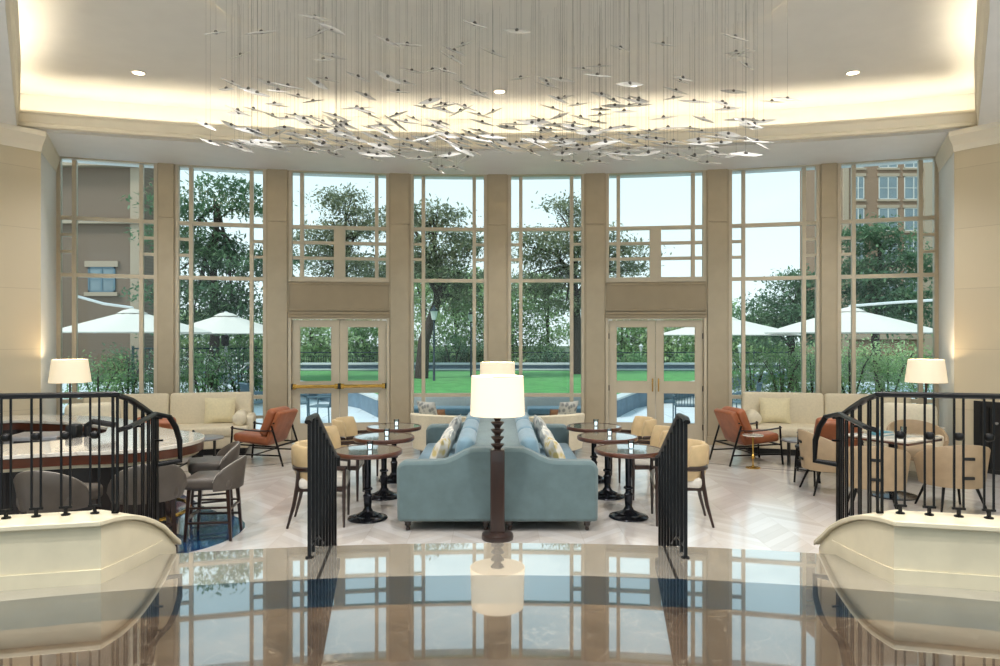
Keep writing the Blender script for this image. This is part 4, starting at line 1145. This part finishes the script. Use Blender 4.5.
# ------------------------------------------------------------------ outside: terrace, lawn, planting
g = MB(); g.prism([(-45, 9.6), (45, 9.6), (45, 30), (-45, 30)], -.16, -.015)
ter = g.build('terrace', 'terrace', smooth=0); struct(ter)
g = MB(); g.prism([(-120, 30), (120, 30), (120, 140), (-120, 140)], -.6, -.05); struct(g.build('garden_ground', 'garden', smooth=0))
LAWN = [(-3.75, 19.0), (-2.9, 16.9), (-1.5, 16.4), (0, 16.25), (1.5, 16.4), (2.9, 16.9), (3.75, 19.0), (6.5, 23), (11, 29), (13.5, 32), (-13.5, 32), (-11, 29), (-6.5, 23)]
def inset(poly, k, c=(0, 24)): return [(c[0] + (x - c[0]) * k, c[1] + (y - c[1]) * k) for x, y in poly]
w = MB().ring(LAWN, inset(LAWN, .965), -.05, .40); struct(w.build('lawn_wall', 'bluewall', smooth=0))
w = MB().ring(inset(LAWN, 1.005), inset(LAWN, .955), .40, .45); struct(w.build('lawn_wall_coping', 'paleledge', smooth=0))
lw_ = MB().prism(inset(LAWN, .963), .0, .38); tag(lw_.build('lawn', 'lawn', smooth=0), kind='stuff')
w = MB(); w.box(-13, 32.3, -.05, 13, 32.7, .62); struct(w.build('garden_wall', 'bluewall', smooth=0, bevel=.02))
w = MB(); w.box(-13.1, 32.2, .62, 13.1, 32.8, .70); struct(w.build('garden_wall_coping', 'paleledge', smooth=0))

def leaves(mb, rn, cx, cy, cz, rx, ry, rz, nclus, per, size, spread=.5, flat=.45, shell=.35):
    for _ in range(nclus):
        while True:
            u, v, w = rn.uniform(-1, 1), rn.uniform(-1, 1), rn.uniform(-1, 1)
            q = u * u + v * v + w * w
            if shell < q < 1: break
        px, py, pz = cx + u * rx, cy + v * ry, cz + w * rz
        for _ in range(per):
            x, y, z = px + rn.gauss(0, spread * .5), py + rn.gauss(0, spread * .5), pz + rn.gauss(0, spread * flat * .5)
            a, b = rn.uniform(0, 2 * pi), rn.gauss(0, .6)
            s = size * rn.uniform(.5, 1.0)
            d = Vector((cos(a) * cos(b), sin(a) * cos(b), sin(b))); n = Vector((-sin(a), cos(a), rn.gauss(0, .4)))
            c = Vector((x, y, z)); k = len(mb.v)
            mb.v += [tuple(c - d * s), tuple(c - n * s * .38), tuple(c + d * s), tuple(c + n * s * .38)]
            mb.f.append((k, k + 1, k + 2, k + 3))
def tree(name, label, x, y, trunk, blobs, lm, size, seed, group, r0=.22, spread=.9, z0=-.05, per=62, dens=1.0):
    rn = random.Random(seed)
    r = thing(name, label, 'tree', (x, y, z0), 0, group)
    tk = MB(); n = len(trunk)
    tk.tube(trunk, [r0 * (1 - .6 * i / (n - 1)) for i in range(n)], 9)
    tp = Vector(trunk[-1]); md = Vector(trunk[-2])
    for (bx, by, bz, rx, ry, rz, nc) in blobs:
        s = md.lerp(tp, rn.uniform(0, 1)); e = Vector((bx, by, bz)); m_ = s.lerp(e, .5) + Vector((0, 0, .15 * (e - s).length))
        tk.tube([tuple(s), tuple(m_), tuple(e)], [r0 * .38, r0 * .24, r0 * .1], 6)
        for _ in range(3):
            e2 = e + Vector((rn.uniform(-rx, rx), rn.uniform(-ry, ry), rn.uniform(-rz, rz))) * .8
            tk.tube([tuple(m_), tuple(m_.lerp(e2, .5) + Vector((0, 0, .1))), tuple(e2)], [r0 * .18, r0 * .12, r0 * .04], 5)
    tk.build('trunk', 'bark', r, smooth=60)
    cr = MB()
    for (bx, by, bz, rx, ry, rz, nc) in blobs: leaves(cr, rn, bx, by, bz, rx, ry, rz, int(nc * dens), per, size, spread, .35, .1)
    o = cr.build('crown', lm, r, smooth=0)
    return r
GT = 'trees seen through the tall windows'
# big dark tree just outside the bar side windows
tree('tree', 'dark layered evergreen tree over the white umbrellas, seen above the oat sofa beyond the bar', wx(212, 24), 24, [(0, 0, 0), (.1, 0, 2), (0, .1, 4), (.2, 0, 6.5)],
     [(.1, 0, 6.6, 2.2, 1.8, .7, 46), (-.9, 0, 5.2, 1.6, 1.6, .6, 40), (.9, .2, 4.6, 1.8, 1.6, .55, 44), (-.4, 0, 3.5, 1.9, 1.6, .5, 46), (.8, 0, 2.7, 1.5, 1.4, .45, 34), (-.7, 0, 2.5, 1.3, 1.2, .4, 26)], 'leafA', .13, 3, GT, .2, .75)
tree('tree', 'tree with an open feathery crown seen above the double doors with brass push bars', wx(345, 30), 30, [(-.2, 0, 0), (-.15, 0, 2.4), (0, 0, 4.2), (.1, 0, 5.5)],
     [(-1.0, 0, 5.6, 1.3, 1.6, .7, 34), (.7, 0, 6.2, 1.6, 1.6, .8, 44), (-.2, 0, 4.6, 1.9, 1.6, .6, 44), (1.2, 0, 4.3, 1.4, 1.4, .6, 34), (.0, 0, 7.3, 1.1, 1.1, .55, 24), (-1.0, 0, 3.5, 1.0, 1.1, .4, 18)], 'leafD', .12, 8, GT, .2, .8, z0=.38)
tree('tree', 'leaning trunked tree with spreading crown in the window left of the tall lamp', wx(420, 26), 26, [(.05, 0, 0), (.15, 0, 1.4), (.55, .1, 2.6), (1.0, 0, 3.8)],
     [(.7, 0, 4.9, 1.7, 1.6, .7, 50), (1.4, 0, 3.9, 1.2, 1.4, .6, 36), (-.3, 0, 4.3, 1.1, 1.3, .6, 30), (.5, 0, 6.0, 1.0, 1.1, .6, 24), (-.4, 0, 5.8, .7, .9, .6, 14), (1.5, 0, 2.9, .9, 1.1, .45, 18)], 'leafD', .115, 12, GT, .27, .7, z0=.38)
tree('tree', 'straight trunked tree spreading on both sides of the column next to the plain glazed doors', wx(576, 29), 29, [(0, 0, 0), (.05, 0, 1.6), (.0, .1, 3.0), (-.1, 0, 4.6)],
     [(-1.4, 0, 5.3, 1.4, 1.5, .8, 44), (.3, 0, 5.6, 1.4, 1.5, .8, 44), (-1.6, 0, 3.9, 1.4, 1.4, .6, 40), (.9, 0, 4.3, 1.8, 1.5, .55, 44), (2.0, 0, 5.0, 1.2, 1.1, .45, 20), (-.3, 0, 6.8, 1.0, 1.0, .5, 18), (-.4, 0, 3.0, 1.1, 1.2, .4, 20)], 'leafD', .12, 17, GT, .26, .75, z0=.38)
tree('tree', 'bushy tree over the umbrellas in the window above the brass drink table', wx(786, 25), 25, [(.3, 0, 0), (.2, 0, 1.6), (.1, 0, 2.8)],
     [(.2, 0, 2.9, 1.5, 1.4, .8, 60), (-.8, 0, 2.2, .9, 1.1, .6, 30), (.9, 0, 2.4, 1.0, 1.2, .7, 36), (.5, 0, 3.9, .8, 1.0, .4, 18)], 'leafA', .12, 21, GT, .18, .7)
tree('tree', 'dark layered tree before the stone building with tall paired windows', wx(884, 24), 24, [(-.1, 0, 0), (-.3, 0, 1.8), (-.2, 0, 3.6), (-.1, 0, 5.2)],
     [(-.2, 0, 5.3, 1.2, 1.2, .6, 34), (.5, 0, 4.4, 1.3, 1.3, .6, 36), (-.8, 0, 4.0, 1.0, 1.2, .6, 30), (.2, 0, 3.3, 1.5, 1.4, .5, 36), (-.6, 0, 2.7, 1.1, 1.2, .4, 24), (1.0, 0, 2.5, .9, 1.1, .4, 16)], 'leafA', .12, 25, GT, .17, .7)
# woods beyond the garden, below the horizon line
wd = random.Random(31)
WOOD = [('pale green', 'leafC'), ('mid green', 'leafB'), ('dark green', 'leafA')]
wl_ = ['behind the first pane of the brass bar doors', 'behind the second pane of the brass bar doors', 'behind the leaning trunk', 'between the leaning trunk and the tall lamp', 'just left of the central column', 'right of the central column',
       'behind the straight trunk', 'behind the first pane of the plain doors', 'behind the second pane of the plain doors', 'beyond the doors beside the brass drink table', 'over the hedge near the brass drink table', 'behind the umbrella pole near the bar', 'beyond the fence in the window near the bar']
for k, px in enumerate([312, 364, 425, 456, 486, 512, 548, 622, 668, 712, 760, 240, 190]):
    d = 52 + wd.uniform(-3, 6); kd = k % 2; h = 3.2 + wd.uniform(0, 1.2) + (3.0 if 400 < px < 560 else 0)
    x = wx(px, d)
    tree('woodland_tree', WOOD[kd][0] + ' tree in the far woods, ' + wl_[k], x, d, [(0, 0, 0), (0, 0, 1.5), (0, 0, h + .6)],
         [(0, 0, h - .1, 2.6, 2.0, 1.5, 80), (wd.uniform(-1, 1), 0, h + 1.0, 1.4, 1.4, .9, 30), (0, -.4, 1.6, 2.8, 1.6, 1.6, 70), (0, -.2, h * .6, 2.7, 1.6, 1.7, 70)], WOOD[kd][1], .24, 40 + k, 'trees of the far woods', .2, 1.3, -1.6, 22)
def shrub(x, y, rx, ry, h, lm, label, seed, n=60, flowers=0, z0=-.03, size=.07):
    rn = random.Random(seed); r = thing('shrub', label, 'shrub', (x, y, z0), 0, 'shrubs in the garden')
    st = MB()
    for k in range(6):
        a = k * 1.05; st.tube([(.05 * cos(a), .05 * sin(a), 0), (rx * .4 * cos(a), ry * .4 * sin(a), h * .6), (rx * .7 * cos(a), ry * .7 * sin(a), h * .85)], [.03, .02, .008], 5)
    st.build('stem', 'bark', r)
    c = MB(); leaves(c, rn, 0, 0, h * .52, rx, ry, h * .48, n, 40, size, .42, .8, .15); c.build('foliage', lm, r, smooth=0)
    if flowers:
        fm_ = MB(); leaves(fm_, rn, 0, -.05, h * .6, rx, ry, h * .42, flowers, 5, .07, .12, 1, .6); fm_.build('flowers', 'flower', r, smooth=0)
for k, (px, d, rx, h, lm, fl_) in enumerate([(98, 19.5, .9, 1.3, 'leafB', 0), (128, 20.5, .8, 1.6, 'leafA', 0), (172, 20, .75, 1.75, 'leafA', 26), (204, 19.4, .8, 1.6, 'leafB', 34), (240, 20, .8, 1.7, 'leafA', 34), (272, 20.5, .7, 1.6, 'leafB', 20),
                                            (752, 21, .8, 1.5, 'leafC', 18), (782, 19.8, .8, 1.55, 'leafB', 10), (812, 20.4, .9, 1.7, 'leafC', 0), (850, 19.6, 1.0, 1.9, 'leafC', 0), (888, 19.4, 1.0, 1.8, 'leafC', 0), (920, 19.8, .9, 2.0, 'leafB', 0)]):
    sides = ['behind the table lamp beyond the bar', 'below the first white umbrella beyond the bar', 'white flowering, beside the second column beyond the bar', 'white flowering, in front of the second umbrella pole', 'white flowering, just past the second umbrella pole', 'white flowering, nearest the doors with brass bars',
             'pale flowering, nearest the plain glazed doors', 'with a few white flowers, behind the cognac chair by the drink table', 'light green, behind the outermost column near the fireplace', 'light green, under the umbrella above the oat sofa end', 'light green, right behind the lit lamp near the fireplace', 'tall green, at the corner beside the fireplace wall']
    shrub(wx(px, d), d, rx, rx, h, lm, 'leafy garden shrub ' + sides[k], 70 + k, 60, fl_)
for k, (px, d, rx, h, lm, lab) in enumerate([(452, 34, 1.2, 1.9, 'leafA', 'dark round shrub behind the lawn at the foot of the leaning tree'), (474, 34.2, 1.1, 1.5, 'leafA', 'dark round shrub behind the lawn close to the tall lamp shade'), (552, 34, 1.1, 1.4, 'leafA', 'dark low shrub behind the lawn next to the straight trunk'), (597, 34.4, 1.0, 1.3, 'leafA', 'dark low shrub behind the lawn by the column of the plain doors'), (640, 34.3, .9, 1.0, 'leafB', 'small green shrub seen through the first pane of the plain doors'), (692, 34.3, .9, 1.0, 'leafB', 'small green shrub seen through the second pane of the plain doors'), (420, 34.4, .8, 1.0, 'leafB', 'small green shrub behind the lawn, outer side of the leaning trunk')]):
    shrub(wx(px, d), d + .5, rx, .7, h, lm, lab, 90 + k, 46, 0, size=.1)

# iron fence beyond the lawn
r = thing('iron_fence', 'dark iron fence running behind the lawn and the low slate wall', 'fence', (0, 36.2, -.05))
f = MB(); f.box(-16, -.02, 1.12, 16, .02, 1.17); f.box(-16, -.015, .12, 16, .015, .16); f.box(-16, -.015, .95, 16, .015, .98); f.build('rail', 'fence', r, smooth=0)
for k in range(13): MB().box(-16 + k * 2.66 - .04, -.04, 0, -16 + k * 2.66 + .04, .04, 1.25).build('post', 'fence', r, smooth=0)
f = MB(); x = -16
while x < 16: f.box(x - .009, -.009, .14, x + .009, .009, .97); x += .125
f.build('pickets', 'fence', r, smooth=0)['kind'] = 'stuff'
r = thing('iron_fence', 'dark iron fence behind the flowering shrubs on the bar side', 'fence', (wx(215, 22.2), 22.2, -.02))
f = MB(); f.box(-2.6, -.02, 1.55, 2.6, .02, 1.6); f.box(-2.6, -.015, .12, 2.6, .015, .16); f.build('rail', 'fence', r, smooth=0)
for k in range(5): MB().box(-2.6 + k * 1.3 - .03, -.03, 0, -2.6 + k * 1.3 + .03, .03, 1.65).build('post', 'fence', r, smooth=0)
f = MB(); x = -2.6
while x < 2.6: f.box(x - .008, -.008, .14, x + .008, .008, 1.56); x += .13
f.build('pickets', 'fence', r, smooth=0)['kind'] = 'stuff'

# umbrellas
def umbrella(x, y, rad, zr, zp, mast, label, rz=.2):
    r = thing('patio_umbrella', label, 'umbrella', (x, y, -.015), 0, 'white umbrellas on the terrace')
    c = MB(); n = 8
    def loop(rr, z, sag=0): 
        out = []
        for k in range(n * 4):
            a = 2 * pi * k / (n * 4) + rz; q = abs(((k / 4) % 1) - .5) * 2
            out.append((rr * cos(a) * (1 - .05 * (1 - q)), rr * sin(a) * (1 - .05 * (1 - q)), z - sag * (1 - q)))
        return out
    rows = [loop(rad, zr), loop(rad * .66, zr + (zp - zr) * .38, .02), loop(rad * .33, zr + (zp - zr) * .72, .015), loop(.08, zp), loop(.05, zp - .03), loop(rad * .33, zr + (zp - zr) * .72 - .03, .015), loop(rad * .66, zr + (zp - zr) * .38 - .03, .02), loop(rad * .99, zr - .02)]
    c.strip(rows + [rows[0]], closed_u=True); cn = c.build('canopy', 'canvas', r, smooth=20, merge=True)
    v = MB(); v.strip([loop(.36, zp - .06), loop(.2, zp + .02), loop(.03, zp + .06)], closed_u=True); v.build('vent_cap', 'canvas', r, smooth=20)
    for k in range(n):
        a = 2 * pi * k / n + rz; m = MB(); m.tube([(.06 * cos(a), .06 * sin(a), zp - .07), (rad * .97 * cos(a), rad * .97 * sin(a), zr - .02)], .012, 5); m.build('rib', 'whitemetal', r)
    if mast == 0:
        MB().tube([(0, 0, 0), (0, 0, zp + .08)], .045, 12).build('pole', 'whitemetal', r); MB().lathe([(0, 0), (.36, 0), (.36, .08), (.05, .12), (0, .12)], 24).build('base', 'greymetal', r)
        MB().rbox((0, -.07, 1.83), (.22, .12, .34), .05).build('winch_housing', 'black', r)
    else:
        mx, my, mz = mast
        MB().tube([(mx, my, 0), (mx, my, mz)], .055, 12).build('pole', 'whitemetal', r); MB().rbox((mx, my, .05), (.8, .8, .1), .02).build('base', 'greymetal', r)
        m = MB(); m.tube([(mx, my, mz - .12), (mx * .5, my * .5, zp + .12 + (mz - zp) * .1), (0, 0, zp + .08)], .035, 8); m.tube([(0, 0, zp + .1), (0, 0, zr + .1)], .03, 8); m.build('arm', 'whitemetal', r)
        MB().rbox((mx, my, 1.2), (.14, .16, .3), .03).build('crank_housing', 'whitemetal', r)
umbrella(wx(128, 17), 17.2, 1.85, 2.06, 2.58, (wx(80, 17) - wx(128, 17), -.4, 3.05), 'white cantilever umbrella outside the window nearest the bar')
umbrella(wx(226, 21.0), 21.0, 1.8, 2.04, 2.62, 0, 'white umbrella on a central white pole among the flowering shrubs')
umbrella(wx(854, 17), 17.2, 2.02, 2.05, 2.62, (wx(931, 17) - wx(854, 17), -.4, 2.95), 'white cantilever umbrella outside the window nearest the fireplace')
umbrella(wx(726, 20.5), 20.5, 2.1, 2.0, 2.5, (-1.9, .3, 2.9), 'white umbrella partly hidden by the column next to the plain glazed doors')

# lanterns
def lantern(x, y, h, label, s=1.0, pole='fence', head='paleledge'):
    r = thing('lamp_post', label, 'lamp post', (x, y, -.02), 0, 'lamp posts in the garden')
    MB().lathe([(0, 0), (.12 * s, 0), (.12 * s, .2), (.05 * s, .3), (.035 * s, h - .5 * s), (.06 * s, h - .48 * s), (0, h - .46 * s)], 14).build('pole', pole, r)
    MB().lathe([(.08 * s, h - .46 * s), (.15 * s, h - .12 * s), (.14 * s, h - .12 * s), (.0, h - .45 * s)], 6).build('lantern', head, r, smooth=0)
    MB().lathe([(.2 * s, h - .12 * s), (.06 * s, h), (.02 * s, h + .08 * s), (0, h + .09 * s)], 6).build('cap', pole, r, smooth=0)
lantern(wx(434, 24.5), 24.5, 2.95, 'pale lantern lamp post standing just beside the leaning tree trunk', .9)
lantern(wx(471, 27), 27, 2.9, 'pale lantern lamp post between the leaning tree and the central column', .8)
lantern(wx(641, 38), 38, 1.5, 'small white lantern post seen through the plain glazed doors', .7, 'paleledge')
lantern(wx(740, 30), 30, 1.6, 'small lantern post beside the hedge past the plain glazed doors', .7, 'paleledge')

# outdoor chairs on the terrace
def patio_chair(x, y, rz, label, first=None):
    if first: return dup(first, (x, y, -.015), rz, label)
    r = thing('patio_chair', label, 'chair', (x, y, -.015), rz, 'metal chairs on the terrace')   # faces +X
    m = MB(); m.rbox((0, 0, .44), (.5, .5, .03), .012)
    m.build('seat', 'greymetal', r)
    b = MB()
    for k in range(9): b.bar((-.25, -.24 + k * .06, .46), (-.33, -.24 + k * .06, .88), .03, .012)
    b.bar((-.33, -.27, .88), (-.33, .27, .88), .035); b.build('backrest', 'greymetal', r, smooth=0)
    for sx in (-1, 1):
        for sy in (-1, 1): MB().tube([(sx * .25, sy * .25, 0), (sx * .23, sy * .25, .64 if sx > 0 else .46)], .016, 8).build('leg', 'greymetal', r)
    for sy in (-1, 1): MB().tube([(.24, sy * .25, .64), (-.29, sy * .26, .66)], .02, 6).build('armrest', 'greymetal', r)
    r['group'] = 'metal chairs on the terrace'
    return r
pc = patio_chair(wx(322, 15.2), 15.3, radians(170), 'grey metal patio chair seen through the first pane of the brass bar doors')
patio_chair(wx(296, 15.8), 15.9, radians(20), 'grey metal patio chair at the edge of the brass bar doors', pc)
patio_chair(wx(686, 15.4), 15.4, radians(82), 'metal patio chair with slatted back seen through the second pane of the plain doors', pc)
patio_chair(wx(258, 16.2), 16.2, radians(40), 'grey metal patio chair outside the window beside the cream bolster', pc)
patio_chair(wx(745, 16.2), 16.2, radians(150), 'grey metal patio chair outside the window above the cognac chair by the drink table', pc)
# low outdoor lounge seats just beyond the centre windows
def patio_sofa(x, y, label):
    r = thing('patio_sofa', label, 'sofa', (x, y, -.015), 0)
    MB().rbox((0, 0, .2), (1.5, .8, .3), .04).build('base', 'paleledge', r); MB().rbox((0, -.04, .42), (1.36, .62, .14), .05).build('seat_cushion', 'teal_seat', r); MB().rbox((0, .34, .48), (1.5, .14, .44), .05).build('backrest', 'paleledge', r)
patio_sofa(-1.2, 14.6, 'pale outdoor sofa with a blue seat behind the ivory tub armchair on the bar side')
patio_sofa(1.3, 14.6, 'pale outdoor sofa with a blue seat behind the tub armchair on the drink table side')

# buildings
def building(x0, x1, y, h, label, mt, wins, trim, frm='bframe', dep=10):
    r = thing('building', label, 'building', (0, y, 0))
    MB().box(x0, 0, -.05, x1, dep, h).build('wall', mt, r, smooth=0)
    for (a, b, c, d) in wins:
        f = MB(); fw = .09
        f.box(a, -.06, c, b, -.001, c + fw); f.box(a, -.06, d - fw, b, -.001, d); f.box(a, -.06, c, a + fw, -.001, d); f.box(b - fw, -.06, c, b, -.001, d)
        f.box((a + b) / 2 - .05, -.055, c, (a + b) / 2 + .05, -.001, d); f.box(a, -.05, (c + d) / 2 - .03, b, -.001, (c + d) / 2 + .03)
        fo = f.build('window', frm, r, smooth=0)
        MB().box(a + .05, -.03, c + .05, b - .05, -.01, d - .05).build('pane', 'bglass', fo, smooth=0)
        s = MB(); s.box(a - .15, -.16, c - .2, b + .15, -.001, c); s.box(a - .15, -.1, d, b + .15, -.001, d + .3); s.build('sill', 'limest', fo, smooth=0)
    t = MB()
    for (a, b, c, d, k) in trim: t.box(a, -k, c, b, -.001, d)
    t.build('stone_trim', 'limest', r, smooth=0, bevel=.02)
X0 = wx(843, 70)
wins = []
for fl_ in range(8):
    for k in range(3):
        xx = X0 + .9 + k * 2.55 + (0 if k < 1 else .1); zz = 3.0 + fl_ * 3.15
        wins.append((xx, xx + (1.2 if k == 0 else 1.9), zz, zz + 2.3))
building(X0, X0 + 16, 70, 32, 'tall grey brown stone building with paired windows seen through the window nearest the fireplace', 'brick', wins, [(X0 + 8.0, X0 + 8.8, 0, 32, .3), (X0 + 9.6, X0 + 10.4, 0, 32, .3), (X0 - .05, X0 + .5, 0, 32, .2), (X0, X0 + 16, 1.6, 2.1, .25)])
X1 = wx(141, 36)
wins = [(X1 - 2.7 - k * 3.2, X1 - 1.3 - k * 3.2, z, z + 1.3) for k in range(5) for z in (4.2,)]
building(X1 - 22, X1, 36, 17, 'brown brick building filling the window nearest the bar', 'brickL', wins, [(X1 - 22, X1, 7.7, 7.95, .25), (X1 - .5, X1 + .02, 0, 17, .12), (X1 - 22, X1, 10.6, 11.2, .5)], 'greymetal', 3.0)

# ------------------------------------------------------------------ light
for (x, y) in ((-2.6, 2.2), (0.0, 2.0), (2.6, 2.2), (-5.2, 2.6), (5.2, 2.6), (-1.4, -.4), (1.4, -.4)):  # fill light: out-of-frame downlights added to brighten the landing and parapets
    d = downlight(x, y, SOF, 'added unseen downlight in the low ceiling brightening the polished landing', 310, 130, .12)
    d['group'] = 'added unseen downlights over the landing'
for (x, y) in ((-3.4, 5.6), (3.4, 5.6), (0, 4.6), (-5.9, 8.2), (5.9, 8.2)):  # more fill: unseen wide downlights added to lift the lounge brightness
    d = downlight(x, y, RAI, 'added unseen downlight in the raised ceiling brightening the near side of the lounge', 500, 140, .15)
    d['group'] = 'added unseen downlights over the lounge'
s = bpy.data.lights.new('sun', 'SUN'); s.energy = 2.2; s.angle = radians(12); s.color = (1, .96, .9)
so = bpy.data.objects.new('sun', s); COL.objects.link(so); so.location = (-20, -10, 40)
so.rotation_euler = Vector((-.55, -.35, .75)).to_track_quat('Z', 'Y').to_euler()

w = bpy.data.worlds.new('sky'); SC.world = w; w.use_nodes = True
N, L = w.node_tree.nodes, w.node_tree.links
bg = N['Background']; tc = N.new('ShaderNodeTexCoord'); sp = N.new('ShaderNodeSeparateXYZ'); L.new(tc.outputs['Generated'], sp.inputs[0])
cr = N.new('ShaderNodeValToRGB'); e = cr.color_ramp.elements
e[0].position = 0.0; e[0].color = lin(214, 227, 230); e[1].position = 0.8; e[1].color = lin(170, 206, 222)
q = e.new(.22); q.color = lin(200, 222, 228)
L.new(sp.outputs[2], cr.inputs[0]); L.new(cr.outputs[0], bg.inputs[0]); bg.inputs[1].default_value = 1.2

# ------------------------------------------------------------------ camera
cam = bpy.data.cameras.new('camera'); cam.sensor_width = 36; cam.lens = 36 * F / 1000; cam.shift_y = 0.003; cam.shift_x = 0.0025; cam.clip_end = 500
co = bpy.data.objects.new('camera', cam); COL.objects.link(co); co.location = (CAMX, 0, CAMZ); co.rotation_euler = (pi / 2, 0, 0)
SC.camera = co
SC.view_settings.view_transform = 'Standard'; SC.view_settings.look = 'None'; SC.view_settings.gamma = 1.0; SC.view_settings.use_curve_mapping = False
SC.view_settings.exposure = 0.40
SC.cycles.use_denoising = True; SC.cycles.max_bounces = 12; SC.cycles.diffuse_bounces = 4; SC.cycles.glossy_bounces = 5; SC.cycles.transparent_max_bounces = 24; SC.cycles.transmission_bounces = 6
SC.cycles.sample_clamp_indirect = 6.0; SC.cycles.caustics_reflective = False; SC.cycles.caustics_refractive = False
